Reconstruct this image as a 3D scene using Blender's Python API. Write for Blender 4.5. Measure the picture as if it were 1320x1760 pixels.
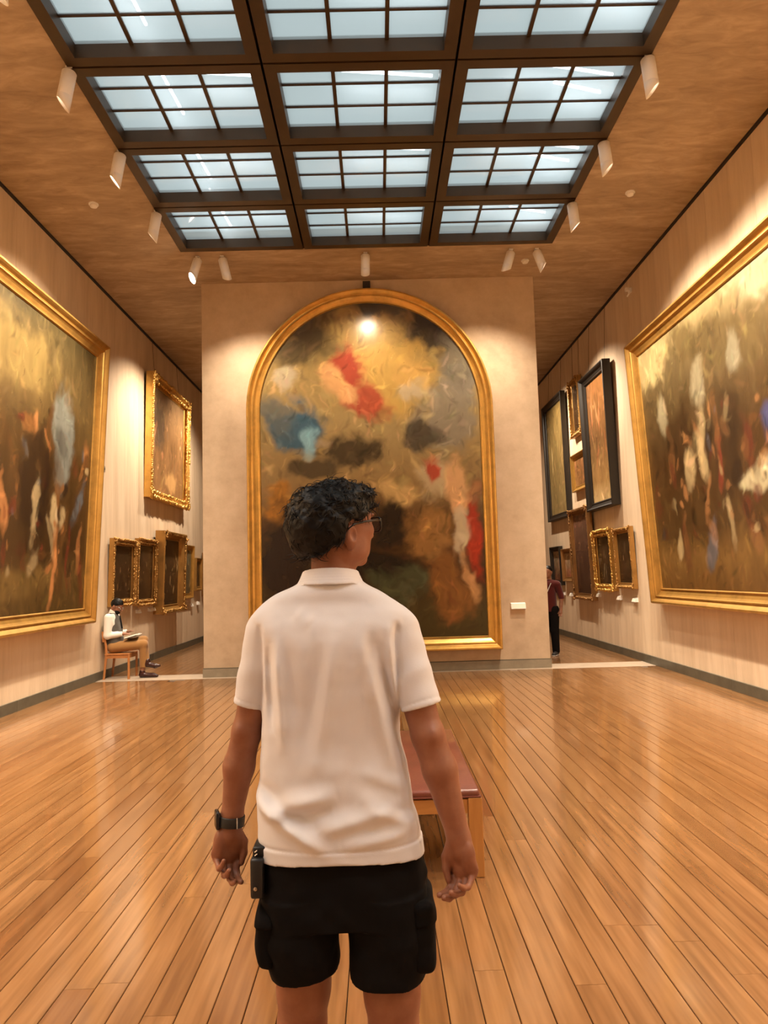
import bpy, bmesh, math, random
import numpy as np
from mathutils import Vector, Matrix

for _o in list(bpy.data.objects):
    bpy.data.objects.remove(_o)
scene = bpy.context.scene
COL = scene.collection
RND = random.Random(7)

# ------------------------------------------------------------------ camera
CAM_H = 1.55
F_PX, PITCH, YAW, ROLL = 1252.6, 0.0864, 0.0101, 0.0279
cam_data = bpy.data.cameras.new('camera')
cam = bpy.data.objects.new('camera', cam_data)
COL.objects.link(cam)
cam_data.sensor_fit = 'HORIZONTAL'
cam_data.sensor_width = 36.0
cam_data.lens = 36.0 * F_PX / 1320.0
cam_data.clip_start = 0.05
cam_data.clip_end = 200
_fw = Vector((math.sin(YAW) * math.cos(PITCH), math.cos(YAW) * math.cos(PITCH), math.sin(PITCH)))
_r0 = Vector((math.cos(YAW), -math.sin(YAW), 0))
_u0 = _r0.cross(_fw)
_r = _r0 * math.cos(ROLL) - _u0 * math.sin(ROLL)
_u = _u0 * math.cos(ROLL) + _r0 * math.sin(ROLL)
_m = Matrix((_r, _u, -_fw)).transposed().to_4x4()
_m.translation = (0, 0, CAM_H)
cam.matrix_world = _m
scene.camera = cam

# ------------------------------------------------------------------ world, exposure
world = bpy.data.worlds.new('overcast_sky')
scene.world = world
world.use_nodes = True
_bg = world.node_tree.nodes['Background']
_bg.inputs['Color'].default_value = (0.78, 0.865, 0.865, 1)
_bg.inputs['Strength'].default_value = 0.62
scene.view_settings.view_transform = 'Standard'
scene.view_settings.look = 'None'
scene.view_settings.gamma = 1
scene.view_settings.exposure = 0.22
scene.view_settings.use_curve_mapping = False
LAMP_RGB = (1.0, 0.83, 0.635)
LAMP_W = 690.0

# ------------------------------------------------------------------ room numbers (metres)
WL, WR, H = -4.523, 4.388, 6.484
Y0, Y1 = -12.0, 24.0          # back and far end of the gallery
D = 11.834                   # face of the free-standing wall with the painting
DXL, DXR = -2.829, 2.728
SKX = [-2.85, -0.988, 0.884, 2.772]
SKY_FAR, ROW = 10.6, 1.334
NROWS = 15

# ------------------------------------------------------------------ helpers
def link(name, mesh, mat=None, parent=None):
    o = bpy.data.objects.new(name, mesh)
    COL.objects.link(o)
    if mat is not None:
        for m in (mat if isinstance(mat, (list, tuple)) else [mat]):
            mesh.materials.append(m)
    if parent is not None:
        o.parent = parent
    return o

def tag(o, label=None, cat=None, group=None, kind=None):
    if label: o['label'] = label
    if cat: o['category'] = cat
    if group: o['group'] = group
    if kind: o['kind'] = kind
    return o

def empty(name, loc=(0, 0, 0), rot=None):
    o = bpy.data.objects.new(name, None)
    COL.objects.link(o)
    o.empty_display_size = 0.1
    o.location = loc
    if rot is not None:
        o.rotation_euler = rot
    return o

class MB:
    """collects simple shapes into one mesh"""
    def __init__(s):
        s.v, s.f = [], []
    def add(s, verts, faces):
        n = len(s.v)
        s.v += [tuple(p) for p in verts]
        s.f += [tuple(i + n for i in f) for f in faces]
        return s
    def box(s, x0, x1, y0, y1, z0, z1, bev=0.0, M=None):
        if bev <= 0:
            vs = [(x, y, z) for z in (z0, z1) for y in (y0, y1) for x in (x0, x1)]
            fs = [(0, 2, 3, 1), (4, 5, 7, 6), (0, 1, 5, 4), (2, 6, 7, 3), (0, 4, 6, 2), (1, 3, 7, 5)]
        else:
            bm = bmesh.new()
            bmesh.ops.create_cube(bm, size=1)
            for v in bm.verts:
                v.co = ((x0 + x1) / 2 + v.co.x * (x1 - x0), (y0 + y1) / 2 + v.co.y * (y1 - y0), (z0 + z1) / 2 + v.co.z * (z1 - z0))
            bmesh.ops.bevel(bm, geom=bm.edges[:], offset=bev, segments=2, affect='EDGES', profile=0.5)
            bm.verts.index_update()
            vs = [tuple(v.co) for v in bm.verts]
            fs = [tuple(v.index for v in f.verts) for f in bm.faces]
            bm.free()
        if M is not None:
            vs = [tuple(M @ Vector(p)) for p in vs]
        return s.add(vs, fs)
    def tube(s, pts, rad, n=8, cap=True):
        pts = [Vector(p) for p in pts]
        rs = rad if isinstance(rad, (list, tuple)) else [rad] * len(pts)
        rings = []
        nrm = None
        for i, p in enumerate(pts):
            t = (pts[min(i + 1, len(pts) - 1)] - pts[max(i - 1, 0)]).normalized()
            if nrm is None:
                a = Vector((0, 0, 1)) if abs(t.z) < 0.9 else Vector((1, 0, 0))
                nrm = t.cross(a).normalized()
            nrm = (nrm - t * nrm.dot(t)).normalized()
            b = t.cross(nrm)
            rings.append([p + (nrm * math.cos(2 * math.pi * k / n) + b * math.sin(2 * math.pi * k / n)) * rs[i] for k in range(n)])
        vs = [q for r in rings for q in r]
        fs = []
        for i in range(len(pts) - 1):
            for k in range(n):
                fs.append((i * n + k, i * n + (k + 1) % n, (i + 1) * n + (k + 1) % n, (i + 1) * n + k))
        if cap:
            fs.append(tuple(range(n - 1, -1, -1)))
            fs.append(tuple((len(pts) - 1) * n + k for k in range(n)))
        return s.add(vs, fs)
    def lathe(s, prof, n=24, M=None):
        vs, fs = [], []
        for (r, z) in prof:
            for k in range(n):
                a = 2 * math.pi * k / n
                vs.append((r * math.cos(a), r * math.sin(a), z))
        for i in range(len(prof) - 1):
            for k in range(n):
                fs.append((i * n + k, i * n + (k + 1) % n, (i + 1) * n + (k + 1) % n, (i + 1) * n + k))
        if M is not None:
            vs = [tuple(M @ Vector(p)) for p in vs]
        return s.add(vs, fs)
    def mesh(s, name, smooth=False, fix=True):
        me = bpy.data.meshes.new(name)
        me.from_pydata(s.v, [], s.f)
        if fix:
            bm = bmesh.new(); bm.from_mesh(me)
            bmesh.ops.recalc_face_normals(bm, faces=bm.faces[:])
            bm.to_mesh(me); bm.free()
        if smooth:
            me.polygons.foreach_set('use_smooth', [True] * len(me.polygons))
        me.update()
        return me
    def build(s, name, mat, parent=None, smooth=False):
        return link(name, s.mesh(name, smooth), mat, parent)

# ------------------------------------------------------------------ materials
def srgb(r, g, b):
    def c(x):
        x /= 255.0
        return x / 12.92 if x <= 0.04045 else ((x + 0.055) / 1.055) ** 2.4
    return (c(r), c(g), c(b))

class Mat:
    def __init__(s, name):
        s.m = bpy.data.materials.new(name)
        s.m.use_nodes = True
        s.nt = s.m.node_tree
        s.b = s.nt.nodes['Principled BSDF']
    def n(s, typ, **kw):
        nd = s.nt.nodes.new(typ)
        for k, v in kw.items():
            if k.startswith('_'):
                setattr(nd, k[1:], v)
            else:
                nd.inputs[k].default_value = v
        return nd
    def l(s, a, b):
        s.nt.links.new(a, b)
    def coord(s, scale=(1, 1, 1), which='Object', rot=(0, 0, 0)):
        tc = s.n('ShaderNodeTexCoord')
        mp = s.n('ShaderNodeMapping')
        mp.inputs['Scale'].default_value = scale
        mp.inputs['Rotation'].default_value = rot
        s.l(tc.outputs[which], mp.inputs['Vector'])
        return mp.outputs['Vector']
    def ramp(s, fac, stops):
        r = s.n('ShaderNodeValToRGB')
        els = r.color_ramp.elements
        while len(els) < len(stops):
            els.new(0.5)
        for e, (p, c) in zip(els, stops):
            e.position = p
            e.color = (*c, 1)
        s.l(fac, r.inputs['Fac'])
        return r.outputs['Color']
    def set(s, **kw):
        for k, v in kw.items():
            k = k.replace('_', ' ')
            s.b.inputs[k].default_value = (*v, 1) if isinstance(v, tuple) and len(v) == 3 else v
        return s

def plain(name, col, rough=0.5, metal=0.0, noise=0.0, nscale=8.0, bump=0.0, bscale=60.0, stretch=(1, 1, 1), **kw):
    M = Mat(name)
    M.set(Roughness=rough, Metallic=metal, **kw)
    if noise > 0:
        v = M.coord(stretch)
        t = M.n('ShaderNodeTexNoise', Scale=nscale, Detail=5.0, Roughness=0.6)
        M.l(v, t.inputs['Vector'])
        lo = tuple(c * (1 - noise) for c in col)
        hi = tuple(min(1, c * (1 + noise)) for c in col)
        M.l(M.ramp(t.outputs['Fac'], [(0.3, lo), (0.7, hi)]), M.b.inputs['Base Color'])
    else:
        M.set(Base_Color=col)
    if bump > 0:
        v = M.coord(stretch)
        t = M.n('ShaderNodeTexNoise', Scale=bscale, Detail=4.0)
        M.l(v, t.inputs['Vector'])
        bp = M.n('ShaderNodeBump', Strength=bump, Distance=0.01)
        M.l(t.outputs['Fac'], bp.inputs['Height'])
        M.l(bp.outputs['Normal'], M.b.inputs['Normal'])
    return M.m

def emit(name, col, strength):
    M = Mat(name)
    M.set(Base_Color=col, Emission_Color=col, Emission_Strength=strength)
    return M.m

def two_noise(name, c0, c1, c2, sc1, sc2, stretch, rough=0.75, bump=0.12, detail=6.0, dist=0.0, coord='Object'):
    M = Mat(name)
    v = M.coord(stretch, coord)
    a = M.n('ShaderNodeTexNoise', Scale=sc1, Detail=detail, Roughness=0.62, Distortion=dist)
    b = M.n('ShaderNodeTexNoise', Scale=sc2, Detail=detail, Roughness=0.65, Distortion=dist)
    M.l(v, a.inputs['Vector']); M.l(v, b.inputs['Vector'])
    mx = M.n('ShaderNodeMath', _operation='ADD')
    M.l(a.outputs['Fac'], mx.inputs[0]); M.l(b.outputs['Fac'], mx.inputs[1])
    hf = M.n('ShaderNodeMath', _operation='MULTIPLY'); hf.inputs[1].default_value = 0.5
    M.l(mx.outputs[0], hf.inputs[0])
    M.l(M.ramp(hf.outputs[0], [(0.36, c0), (0.5, c1), (0.64, c2)]), M.b.inputs['Base Color'])
    bp = M.n('ShaderNodeBump', Strength=bump, Distance=0.01)
    M.l(b.outputs['Fac'], bp.inputs['Height'])
    M.l(bp.outputs['Normal'], M.b.inputs['Normal'])
    M.set(Roughness=rough)
    return M.m

def plank_mat(name, use_attr):
    M = Mat(name)
    v = M.coord((14, 0.9, 14), 'Object')
    if use_attr:
        at = M.n('ShaderNodeAttribute', _attribute_name='tone')
        rnd = at.outputs['Fac']
    else:
        oi = M.n('ShaderNodeObjectInfo')
        rnd = oi.outputs['Random']
    off = M.n('ShaderNodeVectorMath', _operation='SCALE')
    cmb = M.n('ShaderNodeCombineXYZ')
    for i in range(3): M.l(rnd, cmb.inputs[i])
    M.l(cmb.outputs[0], off.inputs[0]); off.inputs['Scale'].default_value = 37.0
    ad = M.n('ShaderNodeVectorMath', _operation='ADD')
    M.l(v, ad.inputs[0]); M.l(off.outputs[0], ad.inputs[1])
    t = M.n('ShaderNodeTexNoise', Scale=1.6, Detail=2.5, Roughness=0.55, Distortion=0.0)
    M.l(ad.outputs[0], t.inputs['Vector'])
    grain = M.ramp(t.outputs['Fac'], [(0.28, (0.170, 0.076, 0.027)), (0.5, (0.235, 0.111, 0.041)), (0.74, (0.300, 0.149, 0.059))])
    tone = M.ramp(rnd, [(0.0, (0.72, 0.62, 0.54)), (0.08, (0.90, 0.87, 0.84)), (0.5, (1.0, 1.0, 1.0)), (1.0, (1.07, 1.08, 1.09))])
    mx = M.n('ShaderNodeMix', _data_type='RGBA', _blend_type='MULTIPLY')
    mx.inputs[0].default_value = 1.0
    M.l(grain, mx.inputs[6]); M.l(tone, mx.inputs[7])
    M.l(mx.outputs[2], M.b.inputs['Base Color'])
    w = M.n('ShaderNodeTexNoise', Scale=2.2, Detail=3.0)
    tc = M.n('ShaderNodeNewGeometry')
    M.l(tc.outputs['Position'], w.inputs['Vector'])
    rr = M.n('ShaderNodeMapRange')
    rr.inputs[3].default_value = 0.16; rr.inputs[4].default_value = 0.28
    M.l(w.outputs['Fac'], rr.inputs[0])
    M.l(rr.outputs[0], M.b.inputs['Roughness'])
    M.set(Coat_Weight=0.65, Coat_Roughness=0.09, Specular_IOR_Level=0.5)
    return M.m

m_wall = two_noise('travertine_wall', (0.52, 0.390, 0.262), (0.60, 0.457, 0.312), (0.67, 0.527, 0.372), 1.1, 3.4, (2.2, 2.2, 0.28), rough=0.7)
m_plaster = two_noise('mottled_plaster', (0.44, 0.325, 0.215), (0.52, 0.39, 0.262), (0.59, 0.45, 0.315), 0.9, 4.0, (1, 1, 1), rough=0.8, bump=0.08)
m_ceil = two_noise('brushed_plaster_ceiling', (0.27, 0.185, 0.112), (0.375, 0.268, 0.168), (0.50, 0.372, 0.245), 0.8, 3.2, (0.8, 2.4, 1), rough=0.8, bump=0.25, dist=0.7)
m_base = plain('dark_stone_baseboard', (0.085, 0.078, 0.055), 0.4, noise=0.25, nscale=5)
m_base2 = plain('grey_stone_baseboard', (0.27, 0.225, 0.16), 0.45, noise=0.15, nscale=6)
m_thresh = plain('pale_stone_threshold', (0.40, 0.315, 0.235), 0.4, noise=0.12, nscale=5)
m_backing = plain('brown_joint_backing', (0.16, 0.10, 0.065), 0.9)
m_sub = plain('dark_subfloor', (0.055, 0.022, 0.008), 0.9)
m_bronze = plain('bronze_metal', (0.055, 0.032, 0.014), 0.42, metal=0.35, noise=0.12, nscale=3)
m_mull = plain('dark_bronze_mullion', (0.050, 0.030, 0.018), 0.42, metal=0.3)
m_black = plain('black_joint', (0.012, 0.008, 0.006), 0.6)
m_white = plain('white_lamp_housing', (0.80, 0.76, 0.70), 0.35)
m_white2 = plain('white_plastic', (0.82, 0.80, 0.76), 0.5)
m_plank = plank_mat('oak_plank', False)
m_plank_far = plank_mat('oak_plank_far', True)

def glass_mat():
    M = Mat('frosted_skylight_glass')
    nt = M.nt
    out = nt.nodes['Material Output']
    tl = M.n('ShaderNodeBsdfTranslucent'); tl.inputs['Color'].default_value = (0.86, 0.93, 0.95, 1)
    tp = M.n('ShaderNodeBsdfTransparent'); tp.inputs['Color'].default_value = (0.86, 0.95, 0.96, 1)
    gl = M.n('ShaderNodeBsdfGlossy'); gl.inputs['Roughness'].default_value = 0.08
    m1 = M.n('ShaderNodeMixShader'); m1.inputs[0].default_value = 0.42
    M.l(tl.outputs[0], m1.inputs[1]); M.l(tp.outputs[0], m1.inputs[2])
    fr = M.n('ShaderNodeFresnel', IOR=1.45)
    m2 = M.n('ShaderNodeMixShader')
    M.l(fr.outputs[0], m2.inputs[0]); M.l(m1.outputs[0], m2.inputs[1]); M.l(gl.outputs[0], m2.inputs[2])
    M.l(m2.outputs[0], out.inputs['Surface'])
    return M.m
m_glass = glass_mat()

def gilt(name, col, rough=0.34, bump=0.12):
    M = Mat(name)
    v = M.coord((1, 1, 1))
    t = M.n('ShaderNodeTexNoise', Scale=5.0, Detail=5.0, Roughness=0.6)
    M.l(v, t.inputs['Vector'])
    lo = tuple(c * 0.74 for c in col)
    M.l(M.ramp(t.outputs['Fac'], [(0.30, lo), (0.56, col)]), M.b.inputs['Base Color'])
    M.set(Metallic=0.72, Roughness=rough)
    t2 = M.n('ShaderNodeTexNoise', Scale=45.0, Detail=3.0)
    M.l(v, t2.inputs['Vector'])
    bp = M.n('ShaderNodeBump', Strength=bump, Distance=0.006)
    M.l(t2.outputs['Fac'], bp.inputs['Height'])
    M.l(bp.outputs['Normal'], M.b.inputs['Normal'])
    return M.m
m_gold = gilt('gilded_wood', (0.56, 0.315, 0.078))
m_gold_bright = gilt('bright_gilding', (0.74, 0.44, 0.115), 0.28)
m_gold_dark = gilt('aged_gilding', (0.46, 0.25, 0.07), 0.42)
m_ebony = plain('black_frame_wood', (0.014, 0.010, 0.007), 0.42)
m_brownframe = gilt('brown_gilt_frame', (0.33, 0.17, 0.06), 0.45)

def canvas_mat():
    M = Mat('varnished_canvas')
    a = M.n('ShaderNodeAttribute', _attribute_name='paint')
    M.l(a.outputs['Color'], M.b.inputs['Base Color'])
    v = M.coord((1, 1, 0.35))
    t = M.n('ShaderNodeTexNoise', Scale=9.0, Detail=6.0, Roughness=0.75)
    M.l(v, t.inputs['Vector'])
    bp = M.n('ShaderNodeBump', Strength=0.16, Distance=0.012)
    M.l(t.outputs['Fac'], bp.inputs['Height'])
    M.l(bp.outputs['Normal'], M.b.inputs['Normal'])
    M.set(Roughness=0.24, Specular_IOR_Level=0.40)
    return M.m
m_canvas = canvas_mat()

# ------------------------------------------------------------------ floor
def smooth_noise2(U, V, seed):
    """value noise on arrays"""
    iu = np.floor(U).astype(np.int64); iv = np.floor(V).astype(np.int64)
    fu = U - iu; fv = V - iv
    fu = fu * fu * (3 - 2 * fu); fv = fv * fv * (3 - 2 * fv)
    def hsh(a, b):
        n = (a * 374761393 + b * 668265263 + seed * 1442695041) & 0x7fffffff
        n = ((n ^ (n >> 13)) * 1274126177) & 0x7fffffff
        return ((n ^ (n >> 16)) & 0xffff) / 65535.0
    return (hsh(iu, iv) * (1 - fu) + hsh(iu + 1, iv) * fu) * (1 - fv) + (hsh(iu, iv + 1) * (1 - fu) + hsh(iu + 1, iv + 1) * fu) * fv

def fbm2(U, V, seed, octv=4):
    s = np.zeros_like(U); a = 0.5; n = 0
    for o in range(octv):
        s += a * smooth_noise2(U * 2 ** o, V * 2 ** o, seed + o * 17); n += a; a *= 0.55
    return s / n

floor = link('floor', MB().box(WL - 0.4, WR + 0.4, Y0 - 0.3, Y1 + 0.3, -0.20, -0.022).mesh('floor'), m_sub)
floor['kind'] = 'structure'
PW = 0.1217
x_start = -4.523 - (-4.523 - 0.208) % PW     # seams pass through x = 0.208
rows = []
x = 0.208
while x > WL: x -= PW
PL = {}
def plank_mesh(L):
    if L not in PL:
        g = 0.0016
        b = 0.0022
        z = 0.0
        vs = [(g, 0.0008, -0.022), (PW - g, 0.0008, -0.022), (PW - g, L - 0.0008, -0.022), (g, L - 0.0008, -0.022),
              (g, 0.0008, -b), (PW - g, 0.0008, -b), (PW - g, L - 0.0008, -b), (g, L - 0.0008, -b),
              (g + b, 0.001, z), (PW - g - b, 0.001, z), (PW - g - b, L - 0.001, z), (g + b, L - 0.001, z)]
        fs = [(0, 1, 5, 4), (1, 2, 6, 5), (2, 3, 7, 6), (3, 0, 4, 7), (4, 5, 9, 8), (5, 6, 10, 9), (6, 7, 11, 10), (7, 4, 8, 11), (8, 9, 10, 11)]
        me = bpy.data.meshes.new('plank')
        me.from_pydata(vs, [], fs)
        me.materials.append(m_plank)
        PL[L] = me
    return PL[L]
cand = []
rest = []
while x < WR:
    y = Y0 + 0.1 + RND.uniform(-1.5, 0)
    while y < 11.68:
        L = RND.choice([1.5, 1.8, 2.1, 2.4, 2.7, 3.0])
        yc = max(y + L / 2, 0.3)
        if y + L > 11.68:
            Lc = round(11.68 - y, 2)
            if Lc < 0.25: break
            rest.append((x, y, Lc)); break
        vis = y + L > 2.55 and abs(x + PW / 2) < 0.56 * (y + L) + 0.15
        if vis and x > WL + 0.02 and x + PW < WR:
            cand.append((PW * L / max(y + L * 0.4, 2.4) ** 3, x, y, L))
        else:
            rest.append((x, y, L))
        y += L
    x += PW
cand.sort(reverse=True)
for sc_, x, y, L in cand[:290]:
    o = link('plank', plank_mesh(L), None, floor)
    o.location = (x, y, RND.uniform(-0.0004, 0.0))
rest += [(x, y, L) for _, x, y, L in cand[290:]]
x = 0.208
while x > WL: x -= PW
while x < WR:                       # the boards behind the free-standing wall
    y = 12.30
    while y < Y1:
        L = RND.choice([1.5, 1.8, 2.1, 2.4, 3.0])
        rest.append((x, y, min(L, Y1 - y))); y += L
    x += PW
mb = MB(); tones = []
for x, y, L in rest:
    xa, xb = max(x, WL - 0.1) + 0.0016, min(x + PW, WR + 0.1) - 0.0016
    mb.box(xa, xb, y + 0.001, y + L - 0.001, -0.022, -0.0002)
    tones += [RND.random()] * 8
me = mb.mesh('plank_field', fix=False)
at = me.attributes.new('tone', 'FLOAT', 'POINT')
at.data.foreach_set('value', tones)
o = link('plank_field', me, m_plank_far, floor)
o['kind'] = 'stuff'
link('threshold', MB().box(WL + 0.02, WR - 0.02, 11.69, 12.29, -0.022, 0.001).mesh('threshold'), m_thresh, floor)

# ------------------------------------------------------------------ walls with stone panels and stone baseboards
def side_wall(name, X, sgn, first, labelbase):
    xo = X - sgn * 0.35
    xi = X - sgn * 0.022
    w = link(name, MB().box(min(xo, xi), max(xo, xi), Y0 - 0.3, Y1 + 0.3, -0.1, H + 0.05).mesh(name), m_backing)
    w['kind'] = 'structure'
    PWD = 1.2
    me = MB().box(min(xi, X), max(xi, X), 0.0018, PWD - 0.0018, 0.0, H - 0.035).mesh('stone_panel')
    me.materials.append(m_wall)
    y = first
    while y > Y0: y -= PWD
    while y < Y1:
        o = link('stone_panel', me, None, w)
        o.location = (0, y, 0)
        y += PWD
    bname = 'baseboard_left' if sgn > 0 else 'baseboard_right'
    xb = X + sgn * 0.025
    b = link(bname, MB().box(min(X, xb - sgn * 0.004), max(X, xb - sgn * 0.004), Y0, Y1, 0.0, 0.126).mesh(bname), m_black)
    b['kind'] = 'structure'
    L = 1.37
    me = MB().box(min(X, xb), max(X, xb), 0.003, L - 0.003, 0.0, 0.133).mesh('stone_skirting')
    me.materials.append(m_base)
    y = 9.2
    while y > Y0 + L: y -= L
    while y + L < Y1:
        o = link('stone_skirting', me, None, b)
        o.location = (0, y, 0)
        y += L
    return w
side_wall('wall_left', WL, 1, 12.64, '')
side_wall('wall_right', WR, -1, 12.70, '')
for nm, ya, yb in (('wall_back', Y0 - 0.3, Y0), ('wall_far', Y1, Y1 + 0.3)):
    link(nm, MB().box(WL, WR, ya, yb, -0.02, H + 0.02).mesh(nm), m_plaster)['kind'] = 'structure'
o = link('wall_front', MB().box(DXL, DXR, D, D + 0.45, 0.0, H, 0.006).mesh('wall_front'), m_plaster)
o['kind'] = 'structure'
bf = link('baseboard_front', MB().box(DXL - 0.012, DXR + 0.012, D - 0.014, D + 0.464, 0.0, 0.135).mesh('baseboard_front'), m_base2)
bf['kind'] = 'structure'
o = link('baseboard_cap', MB().box(DXL - 0.004, DXR + 0.004, D - 0.005, D + 0.455, 0.135, 0.147).mesh('baseboard_cap'), m_base, bf)

# ------------------------------------------------------------------ ceiling with the skylight opening
SK_NEAR = SKY_FAR - NROWS * ROW
CT = 0.30
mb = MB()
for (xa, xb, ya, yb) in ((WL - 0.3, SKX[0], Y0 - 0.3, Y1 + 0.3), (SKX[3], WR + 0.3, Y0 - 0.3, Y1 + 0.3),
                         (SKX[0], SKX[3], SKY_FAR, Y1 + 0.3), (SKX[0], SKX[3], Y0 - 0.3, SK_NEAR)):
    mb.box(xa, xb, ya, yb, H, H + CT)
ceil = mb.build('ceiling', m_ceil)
ceil['kind'] = 'structure'
for i, (xa, xb) in enumerate(((WL, WL + 0.03), (WR - 0.03, WR))):
    o = link('trim_%d' % (i + 1), MB().box(xa, xb, Y0, Y1, H - 0.034, H - 0.002).mesh('trim'), m_black)
    o['kind'] = 'structure'

# skylight: one window per coffer, each with its frame, glazing bars and nine panes
def coffer(w):
    fr = MB(); G = 0.026; band = 0.118; hh = 0.15
    L = ROW
    z0, z1 = H - 0.02, H + hh
    a, b, c, d = G / 2, w - G / 2, G / 2, L - G / 2
    fr.box(a, a + band, c, d, z0, z1); fr.box(b - band, b, c, d, z0, z1)
    fr.box(a + band, b - band, c, c + band, z0, z1); fr.box(a + band, b - band, d - band, d, z0, z1)
    lip = 0.02
    fme = fr.mesh('frame'); fme.materials.append(m_bronze)
    xi0, xi1, yi0, yi1 = a + band, b - band, c + band, d - band
    zg = H + 0.115
    bars = []
    for k in (1, 2):
        xx = xi0 + (xi1 - xi0) * k / 3
        me = MB().box(xx - 0.019, xx + 0.019, yi0, yi1, zg - 0.016, zg + 0.012).mesh('glazing_bar'); me.materials.append(m_bronze); bars.append(me)
        yy = yi0 + (yi1 - yi0) * k / 3
        me = MB().box(xi0, xi1, yy - 0.013, yy + 0.013, zg - 0.012, zg + 0.011).mesh('glazing_bar'); me.materials.append(m_mull); bars.append(me)
    panes = []
    for i in range(3):
        for j in range(3):
            me = MB().box(xi0 + (xi1 - xi0) * i / 3 + 0.004, xi0 + (xi1 - xi0) * (i + 1) / 3 - 0.004,
                          yi0 + (yi1 - yi0) * j / 3 + 0.004, yi0 + (yi1 - yi0) * (j + 1) / 3 - 0.004, 0, 0.001)
            v = [(p[0], p[1], zg) for p in me.v[:4]]
            me = bpy.data.meshes.new('pane'); me.from_pydata(v, [], [(0, 2, 3, 1)]); me.materials.append(m_glass)
            panes.append(me)
    return fme, bars, panes
n = 0
for ci in range(3):
    fme, bars, panes = coffer(SKX[ci + 1] - SKX[ci])
    for rj in range(NROWS):
        n += 1
        w = link('window_%d' % n, fme)
        w['kind'] = 'structure'
        w.location = (SKX[ci], SKY_FAR - (rj + 1) * ROW, 0)
        for bme in bars: link('glazing_bar', bme, None, w)
        for pme in panes: link('pane', pme, None, w)
# dark joint backing above the frames
mb = MB()
for xx in SKX: mb.box(xx - 0.03, xx + 0.03, SK_NEAR, SKY_FAR, H + 0.10, H + 0.20)
for k in range(NROWS + 1): mb.box(SKX[0], SKX[3], SKY_FAR - k * ROW - 0.03, SKY_FAR - k * ROW + 0.03, H + 0.10, H + 0.20)
o = mb.build('trim_3', m_black); o['kind'] = 'structure'
# tube lamps of the attic, just above the glass of the coffers
m_tube = emit('fluorescent_tube_glow', (0.92, 0.97, 1.0), 7.0)
def attic_tube(col, row, a, b):
    w = bpy.data.objects['window_%d' % (col * NROWS + row + 1)]
    MB().tube([(a[0], a[1], H + 0.30), (b[0], b[1], H + 0.30)], 0.016, 8).build('tube_lamp', m_tube, w, True)
for rj in range(5):
    attic_tube(0, rj, (0.72, 0.15), (0.80, 1.20))
    attic_tube(0, rj, (1.0, 0.52), (1.72, 0.60))
    attic_tube(1, rj, (0.75, 0.55), (1.7, 0.66))
    attic_tube(2, rj, (0.55, 0.42), (1.75, 0.70))
    attic_tube(2, rj, (1.15, 0.80), (1.70, 0.98))

# ------------------------------------------------------------------ spot lamps on the skylight edge
def spotlight(top, low, target, label, power=1.3, size=124, blend=1.0, glow=5.0, recess=0.05, rgb=None):
    """white snooted cylinder; hangs from 'top', its lower end is at 'low', the lamp inside is aimed at 'target'"""
    top, low, target = Vector(top), Vector(low), Vector(target)
    r = empty('spotlight', (top.x, top.y, H))
    ax = (low - top).normalized()
    aim = (target - low).normalized()
    L = (low - top).length
    side = (aim - ax * aim.dot(ax))
    side = side.normalized() if side.length > 1e-4 else Vector((1, 0, 0))
    oth = ax.cross(side)
    t0 = top - Vector((top.x, top.y, H))
    def P(u, v, w):
        return t0 + side * u + oth * v + ax * w
    R = 0.068
    n = 28
    mb = MB()
    cut = []
    for k in range(n):
        a = 2 * math.pi * k / n
        cut.append((math.cos(a), math.sin(a)))
    rings = []
    for rr, wf in ((R * 0.86, lambda c: 0.0), (R, lambda c: 0.012), (R, lambda c: L * 0.62), (R * 0.985, lambda c: L * 0.625), (R, lambda c: L * 0.63),
                   (R, lambda c: L - 0.060 * (1 + c)), (R * 0.92, lambda c: L - 0.060 * (1 + c)), (R * 0.90, lambda c: L * 0.40)):
        rings.append([P(rr * c, rr * s_, wf(c)) for c, s_ in cut])
    vs = [q for g in rings for q in g]
    fs = []
    for i in range(len(rings) - 1):
        for k in range(n):
            fs.append((i * n + k, i * n + (k + 1) % n, (i + 1) * n + (k + 1) % n, (i + 1) * n + k))
    fs.append(tuple(range(n)))
    mb.add(vs, fs)
    hz = mb.build('housing', m_white, r, True)
    lv = [P(R * 0.90 * c, R * 0.90 * s_, L - 0.060 * (1 + c) - recess) for c, s_ in cut]
    lens = MB().add(lv, [tuple(range(n))])
    lo = lens.build('lens', emit('lamp_lens_glow', LAMP_RGB, glow), r)
    mt = MB()
    mt.tube([(0, 0, 0), tuple(t0 + ax * 0.01)], 0.012, 8)
    mt.box(-0.03, 0.03, -0.03, 0.03, -0.018, 0.0)
    mt.build('mount', m_white2, r)
    ld = bpy.data.lights.new('spot_beam', 'SPOT')
    ld.energy = LAMP_W * power
    ld.color = rgb or LAMP_RGB
    ld.spot_size = math.radians(size)
    ld.spot_blend = blend
    ld.shadow_soft_size = 0.05
    lo = bpy.data.objects.new('spot_beam', ld)
    COL.objects.link(lo)
    lo.parent = r
    pos = low + aim * 0.06
    lo.location = pos - Vector((top.x, top.y, H))
    lo.rotation_euler = aim.to_track_quat('-Z', 'Y').to_euler()
    tag(r, label, 'lamp', 'white spotlights around the skylight')
    return r

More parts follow.
